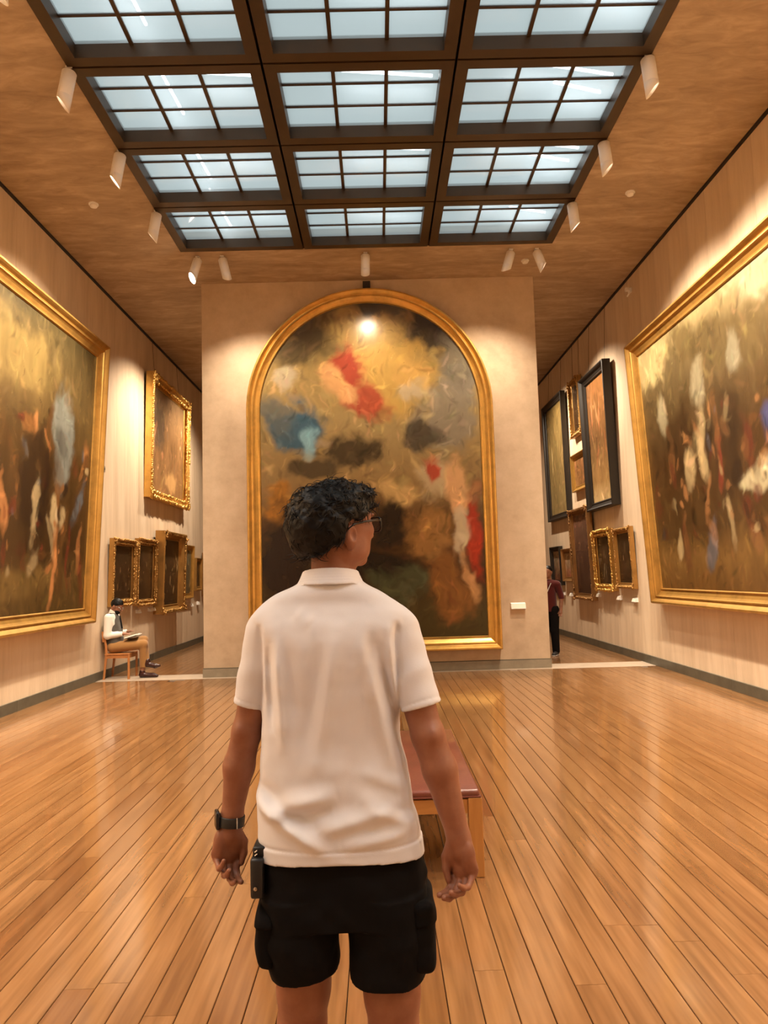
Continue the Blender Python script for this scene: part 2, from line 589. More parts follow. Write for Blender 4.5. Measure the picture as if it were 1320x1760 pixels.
lz, lt = 6.05, 6.44
for y, lab in ((9.38, 'white cylinder spotlight left of the skylight, smallest and nearest the end wall'),
               (8.0, 'white cylinder spotlight left of the skylight, middle of three, bright slanted rim'),
               (6.62, 'large white cylinder spotlight left of the skylight, nearest the camera'),
               (5.27, 'spotlight cut off by the upper left corner of the photo')):
    spotlight((-2.83, y, lt), (-2.90 if y > 6 else -2.80, y, lz if y > 6 else 6.01), (WL, y + (0.0 if y > 9 else -0.2), 1.9), lab, recess=(0.012 if 7 < y else 0.08))
for y, lab in ((9.38, 'white cylinder spotlight right of the skylight, smallest, bright slanted rim'),
               (8.0, 'white cylinder spotlight right of the skylight, middle of three'),
               (6.62, 'large white cylinder spotlight right of the skylight, nearest the camera')):
    spotlight((2.735, y, lt + 0.01), (2.77, y, lz + 0.01), (WR, y + (0.0 if y > 9 else -0.2), 1.9), lab, recess=(0.012 if y > 9 else 0.08))
for y in (3.9, 2.5, 1.1, -1.8, -4.6, -7.4):
    spotlight((-2.83, y, lt), (-2.90, y, lz), (WL, y - 0.2, 1.9), 'white spotlight on the left skylight edge above the camera, out of the photo', 1.2 if y > 0 else 1.3)
for y in (5.27, 3.9, 2.5, 1.1, -1.8, -4.6, -7.4):
    spotlight((2.735, y, lt + 0.01), (2.77, y, lz + 0.01), (WR, y - 0.2, 1.9), 'white spotlight on the right skylight edge above the camera, out of the photo', 1.2 if y > 0 else 1.3)
for xx, yy, lab in ((-2.83, -0.4, 'added white fill spotlight, unseen behind the camera on the left, for the man and the bench'), (2.735, -0.4, 'added white fill spotlight, unseen behind the camera on the right, for the man and the bench')):
    spotlight((xx, yy, lt), (xx * 0.99, yy + 0.03, lz), (0.0, 3.2, 0.6), lab, 0.22, 62, 1.0, rgb=(0.97, 0.96, 0.97))  # unseen pair added to brighten the man's back, the floor and the bench
spotlight((-2.632, 10.8, 6.44), (-2.722, 10.74, 6.066), (WL, 9.2, 2.4), 'glowing spotlight above the left corner of the end wall, lit lens showing', 0.9, 80, glow=30, recess=0.004)
spotlight((-2.258, 10.8, 6.44), (-2.173, 10.8, 6.07), (-1.3, D, 0.2), 'white spotlight tilted right, second from left over the end wall', 0.5, 120)
spotlight((-0.066, 10.8, 6.45), (-0.076, 10.8, 6.083), (-0.07, D, 3.0), 'white spotlight hanging straight above the arched painting', 0.30, 130)
spotlight((2.171, 10.8, 6.44), (2.066, 10.8, 6.104), (1.2, D, 0.2), 'white spotlight tilted left over the end wall, right of the arch', 0.5, 120)
spotlight((2.566, 10.8, 6.44), (2.665, 10.76, 6.108), (WR, 10.3, 2.4), 'white spotlight tilted right, above the right corner of the end wall', 0.9, 80)
# unseen lamps added to light the passages behind the end wall
for xx, lab in ((-3.0, 'added unseen spotlight in the passage behind the wall, left of the arched painting'), (2.95, 'added unseen spotlight in the passage behind the wall, right of the arched painting')):
    sg = -1 if xx < 0 else 1
    for y in (13.6, 16.4):
        spotlight((xx, y, 6.44), (xx + sg * 0.06, y, 6.05), (sg * 4.45, y + 0.2, 1.2), lab, 1.25, 130)

# ------------------------------------------------------------------ paintings
def paint_colors(nu, nv, w, h, base, blobs, seed, warp=0.10, streak=0.0, grain=0.10, strokes=0, gain=1.0):
    """soft abstract colour masses: base = list of (v, rgb) from bottom to top; blobs = (u, v, ru, rv, angle, rgb, strength)"""
    u, v = np.meshgrid(np.linspace(0, 1, nu), np.linspace(0, 1, nv))
    su, sv = u * w * 1.6, v * h * 1.6
    wu = u + warp / w * 2.2 * (fbm2(su, sv, seed) - 0.5)
    wv = v + warp / h * 2.2 * (fbm2(su + 31.7, sv + 11.3, seed + 5) - 0.5)
    vs = np.array([b[0] for b in base]); cs = np.array([b[1] for b in base])
    col = np.stack([np.interp(wv, vs, cs[:, k]) for k in range(3)], -1)
    for (bu, bv, ru, rv, ang, c, s) in blobs:
        a = math.radians(ang)
        du, dv = (wu - bu) * w, (wv - bv) * h
        pu = du * math.cos(a) + dv * math.sin(a)
        pv = -du * math.sin(a) + dv * math.cos(a)
        q = np.sqrt((pu / (ru * w)) ** 2 + (pv / (rv * h)) ** 2)
        q = q + 0.9 * (fbm2(su * 2.5 + bu * 50, sv * 2.5 + bv * 50, seed + 9, 5) - 0.5)
        m = s * np.clip((1.18 - q) / 0.55, 0, 1)
        m = m * m * (3 - 2 * m)
        col = col * (1 - m[..., None]) + np.array(c) * m[..., None]
    t = fbm2(su * 4.0 + streak * 0, sv * (4.0 if streak == 0 else 1.2), seed + 21, 5) - 0.5
    col = col * (1 + 1.6 * (grain + streak) * t[..., None] * 2)
    # short brush strokes that vary the colour below them
    rs = np.random.RandomState(seed)
    for k in range(strokes):
        bu, bv = rs.rand(2)
        iu, iv = int(bu * (nu - 1)), int(bv * (nv - 1))
        L = rs.uniform(0.03, 0.16); wd = L * rs.uniform(0.12, 0.4); a = rs.uniform(0, math.pi) if rs.rand() < 0.6 else math.pi / 2 + rs.uniform(-0.4, 0.4)
        ru, rv = int(L * 1.2 / w * nu) + 2, int(L * 1.2 / h * nv) + 2
        sl = (slice(max(0, iv - rv), iv + rv + 1), slice(max(0, iu - ru), iu + ru + 1))
        c = col[iv, iu] * rs.uniform(0.45, 1.75) * (1 + rs.uniform(-0.10, 0.10, 3))
        du, dv = (wu[sl] - wu[iv, iu]) * w, (wv[sl] - wv[iv, iu]) * h
        pu = du * math.cos(a) + dv * math.sin(a); pv = -du * math.sin(a) + dv * math.cos(a) + 1.5 * pu * pu / L * rs.uniform(-0.5, 0.5)
        m = np.clip(1.3 - np.sqrt((pu / L) ** 2 + (pv / wd) ** 2) * 1.2, 0, 1)[..., None] * rs.uniform(0.3, 0.8)
        col[sl] = col[sl] * (1 - m) + c * m
    return np.clip(col * gain, 0.004, 1)

def canvas_obj(parent, w, h, cols, nu, nv, y=0.0, shape=None):
    """grid in the local x-z plane, centred on x, from z=0 up"""
    X, Z = np.meshgrid(np.linspace(-w / 2, w / 2, nu), np.linspace(0, h, nv))
    if shape is not None:
        X = shape(X, Z)
    co = np.stack([X, np.full_like(X, y), Z], -1).reshape(-1, 3)
    idx = np.arange(nu * nv).reshape(nv, nu)
    fs = np.stack([idx[:-1, :-1], idx[:-1, 1:], idx[1:, 1:], idx[1:, :-1]], -1).reshape(-1, 4)
    me = bpy.data.meshes.new('canvas')
    me.from_pydata(co.tolist(), [], fs.tolist())
    at = me.color_attributes.new('paint', 'FLOAT_COLOR', 'POINT')
    c4 = np.concatenate([cols.reshape(-1, 3), np.ones((nu * nv, 1))], 1)
    at.data.foreach_set('color', c4.astype(np.float32).ravel())
    me.polygons.foreach_set('use_smooth', [True] * len(me.polygons))
    return link('canvas', me, m_canvas, parent)

def sweep_rect(prof, w, h):
    """moulding profile [(distance outward from the sight edge, height toward the room)] mitred round a w x h opening"""
    vs, fs = [], []
    k = len(prof)
    for (d, n) in prof:
        vs += [(-w / 2 - d, -n, -d), (w / 2 + d, -n, -d), (w / 2 + d, -n, h + d), (-w / 2 - d, -n, h + d)]
    for i in range(k - 1):
        for j in range(4):
            fs.append((i * 4 + j, i * 4 + (j + 1) % 4, (i + 1) * 4 + (j + 1) % 4, (i + 1) * 4 + j))
    return vs, fs

def profile(bw, th, kind):
    if kind == 'grand':
        p = [(0, 0.25), (0.03, 0.30), (0.05, 0.42), (0.08, 0.42), (0.10, 0.34), (0.20, 0.38), (0.36, 0.50), (0.46, 0.62), (0.50, 0.72), (0.56, 0.72), (0.58, 0.66), (0.66, 0.70), (0.76, 0.88), (0.84, 1.0), (0.93, 1.0), (0.97, 0.94), (1.0, 0.86), (1.0, 0.0)]
    elif kind == 'black':
        p = [(0, 0.30), (0.10, 0.36), (0.14, 0.5), (0.2, 0.5), (0.3, 0.46), (0.62, 0.62), (0.72, 0.86), (0.86, 1.0), (1.0, 0.96), (1.0, 0.0)]
    elif kind == 'scoop':
        p = [(0, 0.25), (0.08, 0.32), (0.12, 0.24), (0.3, 0.28), (0.55, 0.48), (0.72, 0.80), (0.82, 1.0), (0.95, 1.0), (1.0, 0.9), (1.0, 0.0)]
    else:
        p = [(0, 0.3), (0.1, 0.4), (0.18, 0.3), (0.4, 0.42), (0.62, 0.72), (0.74, 0.94), (0.88, 1.0), (1.0, 0.88), (1.0, 0.0)]
    return [(a * bw, b * th) for a, b in p]

def lump(mb, c, r, rnd):
    """one small squashed carved leaf"""
    t = (1 + 5 ** 0.5) / 2
    vs = [(-1, t, 0), (1, t, 0), (-1, -t, 0), (1, -t, 0), (0, -1, t), (0, 1, t), (0, -1, -t), (0, 1, -t), (t, 0, -1), (t, 0, 1), (-t, 0, -1), (-t, 0, 1)]
    fs = [(0, 11, 5), (0, 5, 1), (0, 1, 7), (0, 7, 10), (0, 10, 11), (1, 5, 9), (5, 11, 4), (11, 10, 2), (10, 7, 6), (7, 1, 8), (3, 9, 4), (3, 4, 2), (3, 2, 6), (3, 6, 8), (3, 8, 9), (4, 9, 5), (2, 4, 11), (6, 2, 10), (8, 6, 7), (9, 8, 1)]
    sx, sy, sz = r * rnd.uniform(0.6, 1.25), r * rnd.uniform(0.5, 0.8), r * rnd.uniform(0.6, 1.25)
    a = rnd.uniform(0, 3.14)
    ca, sa = math.cos(a), math.sin(a)
    out = []
    for (x, y, z) in vs:
        x, y, z = x / 1.9 * sx, y / 1.9 * sy, z / 1.9 * sz
        out.append((c[0] + x * ca - z * sa, c[1] + y, c[2] + x * sa + z * ca))
    mb.add(out, fs)

def carving(w, h, bw, th, amount, seed, corners=True):
    rnd = random.Random(seed)
    mb = MB()
    def rail(p, q, nrm):
        L = math.hypot(q[0] - p[0], q[1] - p[1])
        n = int(L / (bw * 0.20))
        for k in range(n + 1):
            t = k / max(n, 1)
            for rowo in ((0.35, 0.9) if amount > 1 else (0.72,)):
                x = p[0] + (q[0] - p[0]) * t + nrm[0] * bw * (rowo + rnd.uniform(-0.1, 0.1))
                z = p[1] + (q[1] - p[1]) * t + nrm[1] * bw * (rowo + rnd.uniform(-0.1, 0.1))
                edge = min(t, 1 - t) * L
                mid = abs(t - 0.5) * L
                big = 1.5 if edge < bw * 1.6 or mid < bw * 1.0 else 1.0
                lump(mb, (x, -th * (0.62 + 0.4 * rowo), z), bw * 0.15 * big, rnd)
    rail((-w / 2, 0), (w / 2, 0), (0, -1)); rail((w / 2, 0), (w / 2, h), (1, 0))
    rail((w / 2, h), (-w / 2, h), (0, 1)); rail((-w / 2, h), (-w / 2, 0), (-1, 0))
    for cx, cz in ((-w / 2, 0), (w / 2, 0), (w / 2, h), (-w / 2, h)):
        for k in range(22 if amount > 1 else 10):
            sx = 1 if cx > 0 else -1
            sz = 1 if cz > 0 else -1
            lump(mb, (cx + sx * bw * rnd.uniform(0.1, 1.05), -th * rnd.uniform(0.85, 1.15), cz + sz * bw * rnd.uniform(0.1, 1.05)), bw * 0.20, rnd)
    return mb

def painting(name, wall, a0, a1, z0, z1, bw, th, kind, mat, cols, label, lean=0.0, carve=0, wires=False, nu=60, nv=80, liner=None, seed=1, carve_mat=None):
    """a0..a1 outer extent along the wall (Y for side walls), z0..z1 outer heights, bw frame width, th frame depth"""
    W_, Hh = abs(a1 - a0), z1 - z0
    ac = (a0 + a1) / 2
    if wall == 'L':
        u, n, X = Vector((0, 1, 0)), Vector((1, 0, 0)), WL
    elif wall == 'R':
        u, n, X = Vector((0, -1, 0)), Vector((-1, 0, 0)), WR
    v = Vector((0, 0, 1))
    vv = (v * math.cos(lean) + n * math.sin(lean))
    nn = (n * math.cos(lean) - v * math.sin(lean))
    r = empty(name)
    m = Matrix((u, -nn, vv)).transposed().to_4x4()
    base = Vector((X, ac, z0)) + n * (0.004 + 0.0)
    m.translation = base
    r.matrix_world = m
    iw, ih = W_ - 2 * bw, Hh - 2 * bw
    # everything is shifted up by bw so that the frame's lower edge is the origin
    vs, fs = sweep_rect(profile(bw, th, kind), iw, ih)
    vs = [(x, y, z + bw) for x, y, z in vs]
    fo = MB().add(vs, fs).build('frame', mat, r)
    if carve:
        cm = carving(iw, ih, bw, th, carve, seed)
        cm.v = [(x, y, z + bw) for x, y, z in cm.v]
        cm.build('carving', carve_mat or mat, r, True)
    c = canvas_obj(r, iw, ih, cols(nu, nv, iw, ih), nu, nv, y=-th * 0.26)
    c.location = (0, 0, bw)
    MB().box(-iw / 2 - bw * 0.9, iw / 2 + bw * 0.9, -th * 0.2, -0.0, bw * 0.1, Hh - bw * 0.1).build('backing', m_black, r)
    if wires:
        inv = m.inverted()
        for s in (-0.32, 0.32):
            p = Vector((s * W_, -0.012, Hh - 0.02))
            wp = m @ p
            top = inv @ Vector((X + n.x * 0.012, wp.y, H - 0.03))
            MB().tube([p, top], 0.0035, 6).build('hanging_wire', m_mull, r)
    tag(r, label, 'painting')
    return r

BR = srgb
def C(*blobs): return list(blobs)
UMB, OCH, DRK, SKIN, RED, BLU, CRM, GRY, OLV = (srgb(78, 52, 26), srgb(140, 98, 46), srgb(38, 26, 15), srgb(196, 138, 88), srgb(150, 48, 30), srgb(72, 92, 118), srgb(214, 190, 140), srgb(112, 104, 90), srgb(92, 82, 44))

def crowd(nblob, seed, base, pal, lo=0.12, hi=0.62, tall=0.10, strength=0.8):
    """scattered upright patches of colour"""
    rnd = random.Random(seed)
    out = []
    for k in range(nblob):
        c = pal[rnd.randrange(len(pal))]
        out.append((rnd.uniform(0.03, 0.97), rnd.uniform(lo, hi), rnd.uniform(0.008, 0.028), rnd.uniform(0.025, tall), rnd.uniform(-28, 28), c, strength * rnd.uniform(0.45, 1.0)))
    for k in range(nblob * 2):      # small touches of light and dark
        c = pal[rnd.randrange(len(pal))]
        g = rnd.uniform(0.5, 1.35)
        out.append((rnd.uniform(0.03, 0.97), rnd.uniform(lo * 0.8, hi * 1.05), rnd.uniform(0.004, 0.014), rnd.uniform(0.010, 0.045), rnd.uniform(-50, 50), tuple(q * g for q in c), strength * rnd.uniform(0.4, 0.9)))
    return out

# the two grand canvases on the side walls
def cols_left(nu, nv, w, h):
    base = [(0, BR(74, 56, 28)), (0.10, BR(88, 66, 34)), (0.2, BR(56, 38, 18)), (0.55, BR(66, 46, 22)), (0.75, BR(88, 70, 40)), (1.0, BR(70, 60, 36))]
    bl = [(0.62, 0.84, 0.20, 0.12, 0, BR(120, 100, 58), 0.6), (0.84, 0.62, 0.05, 0.22, 3, BR(110, 112, 104), 0.7), (0.36, 0.8, 0.06, 0.2, 0, BR(60, 48, 28), 0.7),
          (0.72, 0.42, 0.10, 0.22, 0, BR(40, 26, 13), 0.8), (0.40, 0.30, 0.20, 0.16, 0, BR(46, 30, 15), 0.7), (0.50, 0.08, 0.45, 0.06, 4, BR(98, 76, 40), 0.7)]
    bl += crowd(70, 11, None, [BR(168, 112, 66), BR(140, 92, 52), BR(84, 88, 92), BR(160, 138, 100), BR(92, 42, 26), UMB, DRK, DRK, UMB, BR(110, 72, 38)], 0.12, 0.66, 0.13, 0.85)
    return paint_colors(nu, nv, w, h, base, bl, 3, 0.14, 0.12, strokes=1500, gain=0.9)

def cols_right(nu, nv, w, h):
    base = [(0, BR(112, 80, 40)), (0.12, BR(126, 94, 50)), (0.22, BR(84, 60, 32)), (0.5, BR(70, 48, 26)), (0.7, BR(84, 66, 40)), (0.88, BR(104, 88, 58)), (1.0, BR(150, 132, 92))]
    bl = [(0.06, 0.93, 0.12, 0.10, 0, BR(190, 168, 118), 0.8), (0.40, 0.84, 0.26, 0.10, -14, BR(92, 76, 46), 0.8), (0.60, 0.96, 0.16, 0.08, -10, BR(164, 150, 118), 0.8),
          (0.11, 0.70, 0.030, 0.08, 0, BR(166, 154, 122), 0.65), (0.31, 0.74, 0.036, 0.10, 0, BR(160, 148, 118), 0.65), (0.46, 0.78, 0.03, 0.09, -6, BR(144, 136, 112), 0.6),
          (0.22, 0.56, 0.10, 0.16, 0, BR(58, 40, 22), 0.7), (0.40, 0.5, 0.06, 0.2, 0, BR(52, 36, 20), 0.7),
          (0.56, 0.50, 0.05, 0.07, 0, BR(70, 72, 108), 0.9), (0.50, 0.36, 0.07, 0.05, 8, BR(204, 190, 150), 0.8), (0.66, 0.32, 0.05, 0.10, 8, BR(164, 92, 34), 0.8),
          (0.36, 0.45, 0.018, 0.12, -3, BR(126, 58, 40), 0.8), (0.78, 0.5, 0.022, 0.10, 0, BR(130, 56, 40), 0.75)]
    bl += crowd(70, 23, None, [BR(176, 122, 76), BR(150, 104, 64), BR(120, 80, 46), BR(104, 100, 104), BR(100, 46, 32), DRK, UMB, DRK, UMB, BR(180, 156, 112)], 0.16, 0.6, 0.11, 0.8)
    return paint_colors(nu, nv, w, h, base, bl, 13, 0.12, 0.10, strokes=1500, gain=0.68)

painting('gilt_framed_painting', 'L', 4.6, 11.34, 0.95, 5.29, 0.235, 0.17, 'grand', m_gold, cols_left,
         'huge gilt-framed dark canvas on the left wall left of the seated man', lean=0.046, wires=False, nu=260, nv=180)
painting('gilt_framed_painting', 'R', 4.6, 11.37, 1.005, 5.09, 0.235, 0.17, 'grand', m_gold, cols_right,
         'huge gilt-framed canvas on the right wall, cut off by the photo edge', lean=0.048, wires=False, nu=260, nv=180)

def cols_dark(seed, base=None, n=8, pal=None, lo=0.2, hi=0.7, glow=None):
    base = base or [(0, BR(40, 27, 15)), (0.5, BR(52, 36, 20)), (1, BR(48, 36, 22))]
    pal = pal or [BR(120, 86, 50), BR(90, 62, 34), BR(150, 116, 76), DRK]
    def f(nu, nv, w, h):
        return paint_colors(nu, nv, w, h, base, (glow or []) + crowd(n, seed, None, pal, lo, hi, 0.16, 0.7), seed, 0.08, 0.08, strokes=260, gain=1.35)
    return f

painting('ornate_gold_painting', 'L', 14.13, 16.95, 3.2, 5.70, 0.20, 0.15, 'plain', m_gold_bright,
         cols_dark(31, [(0, BR(120, 88, 56)), (0.5, BR(104, 76, 48)), (1, BR(110, 86, 60))], 10, [BR(190, 140, 100), BR(150, 100, 70), BR(110, 84, 60), BR(84, 78, 70)], 0.1, 0.85,
                   [(0.25, 0.66, 0.16, 0.30, 4, BR(72, 58, 44), 0.8), (0.62, 0.14, 0.2, 0.12, 0, BR(180, 140, 90), 0.6)]),
         'bright carved gold frame hung high on the left wall above the small pictures', lean=0.02, carve=2, nu=70, nv=70, seed=5, wires=True)
painting('carved_frame_painting', 'L', 12.24, 13.40, 1.15, 2.30, 0.115, 0.09, 'plain', m_gold_dark,
         cols_dark(41), 'dark picture in a dull carved gold frame above the seated man', lean=0.03, carve=2, nu=50, nv=50, seed=6)
painting('carved_frame_painting', 'L', 13.50, 14.64, 1.11, 2.36, 0.115, 0.09, 'plain', m_gold_dark,
         cols_dark(42), 'dark picture in a dull carved gold frame, second in the left lower row', lean=0.03, carve=2, nu=50, nv=50, seed=7)
painting('deep_frame_painting', 'L', 14.72, 16.42, 0.90, 2.58, 0.16, 0.20, 'scoop', m_gold_dark,
         cols_dark(43, n=12, pal=[BR(190, 160, 110), BR(130, 98, 60), DRK]), 'tall dark picture in a deep plain gold box frame, left lower row', lean=0.03, carve=1, nu=60, nv=60, seed=8)
painting('plain_frame_painting', 'L', 16.46, 17.62, 1.13, 2.38, 0.12, 0.08, 'scoop', m_gold,
         cols_dark(44, [(0, BR(70, 60, 42)), (1, BR(82, 76, 58))], 4), 'small picture in a plain pale gold frame, fourth in the left lower row', lean=0.03, nu=50, nv=50)
painting('small_gilt_painting', 'L', 17.88, 18.5, 1.30, 2.10, 0.10, 0.08, 'plain', m_gold_dark,
         cols_dark(45), 'tiny gilt picture, fifth in the left lower row near the end wall', lean=0.02, nu=40, nv=40)
painting('small_gilt_painting', 'L', 18.7, 19.3, 1.15, 2.25, 0.10, 0.08, 'plain', m_brownframe,
         cols_dark(46), 'tiny brown-framed picture half hidden by the left edge of the end wall', lean=0.02, nu=40, nv=40)

painting('black_framed_painting', 'R', 16.22, 18.12, 2.75, 5.62, 0.15, 0.12, 'black', m_ebony,
         cols_dark(51, [(0, BR(120, 102, 66)), (0.5, BR(104, 86, 52)), (1, BR(98, 80, 46))], 6, [BR(150, 120, 80), BR(110, 88, 56), BR(196, 170, 120)], 0.1, 0.6),
         'tall black-framed picture high on the right wall, nearest the end wall', lean=0.015, nu=60, nv=80, wires=True)
painting('black_framed_painting', 'R', 12.98, 14.58, 2.70, 5.38, 0.16, 0.16, 'black', m_ebony,
         cols_dark(52, [(0, BR(168, 142, 98)), (0.16, BR(128, 98, 60)), (0.5, BR(92, 66, 40)), (1, BR(110, 74, 42))], 14, [BR(200, 160, 110), BR(170, 100, 66), BR(84, 60, 40), BR(150, 116, 80)], 0.25, 0.8),
         'tall black-framed picture high on the right wall, next to the huge canvas', lean=0.02, nu=60, nv=80, wires=True)
painting('carved_gilt_painting', 'R', 14.95, 15.72, 4.40, 5.63, 0.13, 0.10, 'plain', m_gold_dark,
         cols_dark(53, n=6), 'narrow upright picture in a carved gold frame between the black frames', lean=0.02, carve=1, nu=40, nv=50, seed=12, wires=True)
painting('plain_frame_painting', 'R', 14.76, 15.86, 3.23, 4.03, 0.12, 0.09, 'scoop', m_gold,
         cols_dark(54, [(0, BR(108, 76, 46)), (1, BR(100, 68, 42))], 3), 'small brown picture in a plain gold frame between the black frames', lean=0.02, nu=40, nv=40)
painting('tall_brown_painting', 'R', 14.64, 16.08, 0.92, 2.85, 0.13, 0.11, 'scoop', m_brownframe,
         cols_dark(55, [(0, BR(50, 32, 24)), (0.5, BR(66, 46, 36)), (1, BR(92, 66, 52))], 5, [BR(96, 70, 52), BR(76, 54, 42)]),
         'tall brown picture in a dark brown carved frame, right lower row', lean=0.025, carve=1, nu=50, nv=60, seed=14)
painting('rococo_frame_painting', 'R', 13.36, 14.46, 1.14, 2.30, 0.13, 0.10, 'plain', m_gold,
         cols_dark(56, n=7, pal=[BR(206, 180, 140), BR(120, 90, 60), DRK]), 'dark picture in a glittering pierced gold frame, right lower row', lean=0.03, carve=2, nu=50, nv=50, seed=15, carve_mat=m_gold_bright)
painting('worn_gilt_painting', 'R', 12.34, 13.24, 1.20, 2.27, 0.10, 0.08, 'plain', m_gold_dark,
         cols_dark(57, n=6, pal=[BR(190, 150, 110), BR(100, 74, 50), DRK]), 'small dark picture in a thin worn gold frame beside the huge right canvas', lean=0.03, carve=1, nu=50, nv=50, seed=16)
painting('small_black_painting', 'R', 17.16, 18.1, 1.20, 2.12, 0.11, 0.10, 'black', m_ebony,
         cols_dark(58, [(0, BR(90, 46, 30)), (0.5, BR(112, 92, 72)), (1, BR(140, 120, 96))], 4), 'small black-framed picture above the standing visitor', lean=0.03, nu=40, nv=40)
painting('small_gilt_painting', 'R', 16.22, 17.05, 1.29, 2.04, 0.11, 0.09, 'scoop', m_brownframe,
         cols_dark(59, [(0, BR(110, 60, 40)), (0.6, BR(120, 98, 76)), (1, BR(130, 110, 84))], 4), 'small brown-framed picture between the black one and the tall brown one', lean=0.03, nu=40, nv=40)

# the arched painting
AC_X, AC_Z, A_R, A_B, A_F, A_T = -0.068, 4.27, 2.01, 0.33, 0.215, 0.19
def arched():
    r = empty('arched_painting', (AC_X, D - 0.002, A_B))
    m = Matrix.Rotation(-0.010, 4, 'X')
    prof = profile(A_F, A_T, 'grand')
    hs = AC_Z - A_B
    Ri = A_R - A_F
    N = 48
    vs, fs = [], []
    path = [(-1, A_F)] if False else None
    ring = None
    for (d, nrm) in prof:
        pts = [(-(Ri + d), -nrm, A_F - d), ((Ri + d), -nrm, A_F - d), ((Ri + d), -nrm, hs)]
        for k in range(1, N):
            a = math.pi * k / N
            pts.append(((Ri + d) * math.cos(a), -nrm, hs + (Ri + d) * math.sin(a)))
        pts.append((-(Ri + d), -nrm, hs))
        ring = len(pts)
        vs += pts
    for i in range(len(prof) - 1):
        for j in range(ring):
            fs.append((i * ring + j, i * ring + (j + 1) % ring, (i + 1) * ring + (j + 1) % ring, (i + 1) * ring + j))
    MB().add(vs, fs).build('frame', m_gold_bright, r)
    w, h = 2 * Ri, hs - A_F + Ri
    nu, nv = 240, 360
    base = [(0, BR(66, 54, 26)), (0.08, BR(74, 62, 32)), (0.18, BR(58, 38, 18)), (0.34, BR(84, 56, 26)), (0.46, BR(140, 112, 70)), (0.62, BR(150, 126, 82)), (0.8, BR(150, 124, 74)), (0.92, BR(112, 94, 58)), (1, BR(70, 60, 42))]
    GRC, DKC, PAL, GLD = BR(122, 112, 96), BR(60, 52, 40), BR(180, 164, 136), BR(180, 144, 76)
    bl = [(0.60, 0.80, 0.24, 0.14, 0, GLD, 0.9), (0.45, 0.93, 0.20, 0.05, 0, BR(170, 138, 78), 0.7),
          (0.82, 0.90, 0.14, 0.06, -25, DKC, 0.8), (0.20, 0.88, 0.16, 0.07, 30, BR(84, 70, 44), 0.8),
          (0.92, 0.74, 0.10, 0.08, 0, GRC, 0.85), (0.86, 0.64, 0.15, 0.12, 20, BR(128, 116, 96), 0.85), (0.90, 0.82, 0.10, 0.08, 0, BR(110, 100, 82), 0.8), (0.74, 0.60, 0.10, 0.05, -20, DKC, 0.75),
          (0.68, 0.78, 0.07, 0.045, 0, BR(186, 146, 80), 0.7), (0.70, 0.73, 0.09, 0.035, 0, PAL, 0.6),
          (0.12, 0.77, 0.08, 0.045, 10, PAL, 0.7), (0.42, 0.82, 0.075, 0.085, 20, BR(158, 62, 46), 0.85), (0.47, 0.71, 0.11, 0.065, -25, BR(160, 66, 48), 0.8), (0.37, 0.76, 0.06, 0.07, 25, BR(204, 152, 98), 0.8),
          (0.17, 0.62, 0.12, 0.085, 12, BR(58, 88, 104), 0.9), (0.10, 0.66, 0.07, 0.07, 30, BR(88, 92, 88), 0.7), (0.22, 0.60, 0.04, 0.06, 0, BR(130, 168, 178), 0.7),
          (0.40, 0.56, 0.15, 0.045, 0, BR(62, 50, 32), 0.85), (0.25, 0.51, 0.13, 0.03, 8, BR(70, 58, 40), 0.8),
          (0.07, 0.40, 0.09, 0.07, 0, BR(168, 112, 40), 0.8), (0.12, 0.22, 0.14, 0.20, 5, BR(34, 20, 11), 0.95), (0.36, 0.25, 0.2, 0.2, 0, BR(40, 26, 14), 0.85),
          (0.60, 0.42, 0.10, 0.05, 0, BR(200, 164, 104), 0.7), (0.78, 0.47, 0.10, 0.07, 0, BR(190, 166, 126), 0.7),
          (0.58, 0.33, 0.08, 0.07, 10, BR(38, 28, 18), 0.9), (0.62, 0.16, 0.13, 0.06, 0, BR(74, 78, 52), 0.8), (0.55, 0.21, 0.14, 0.04, -8, BR(36, 28, 18), 0.9),
          (0.76, 0.29, 0.12, 0.09, 20, BR(150, 108, 58), 0.9), (0.82, 0.15, 0.12, 0.10, 12, BR(128, 84, 40), 0.9),
          (0.90, 0.42, 0.065, 0.10, 4, BR(206, 158, 108), 0.85), (0.78, 0.49, 0.05, 0.04, 0, BR(160, 48, 30), 0.8), (0.97, 0.30, 0.04, 0.14, 0, BR(158, 46, 24), 0.9), (0.91, 0.30, 0.04, 0.08, 0, BR(200, 180, 146), 0.7),
          (0.93, 0.17, 0.03, 0.08, 10, BR(196, 144, 92), 0.7)]
    cols = paint_colors(nu, nv, w, h, base, bl, 77, 0.22, 0.0, 0.07, strokes=1800, gain=0.84)
    zs = hs - A_F
    def shape(X, Z):
        lim = np.where(Z > zs, np.sqrt(np.maximum(Ri ** 2 - (Z - zs) ** 2, 0)), Ri)
        return X * lim / Ri
    c = canvas_obj(r, w, h, cols, nu, nv, y=-A_T * 0.28, shape=shape)
    # colours were computed on the square grid: resample so that the arch does not squeeze them
    X, Z = np.meshgrid(np.linspace(-w / 2, w / 2, nu), np.linspace(0, h, nv))
    U = (shape(X, Z) / w + 0.5) * (nu - 1)
    iu = np.clip(np.round(U).astype(int), 0, nu - 1)
    cc = np.take_along_axis(cols, iu[..., None].repeat(3, -1), 1)
    c4 = np.concatenate([cc.reshape(-1, 3), np.ones((nu * nv, 1))], 1)
    c.data.color_attributes['paint'].data.foreach_set('color', c4.astype(np.float32).ravel())
    c.location = (0, 0, A_F)
    MB().box(-0.062, 0.062, -0.09, 0.0, hs + A_R - 0.01, hs + A_R + 0.15).build('top_bracket', m_black, r)
    tag(r, 'great arched painting in a gilded frame on the end wall', 'painting')
arched()

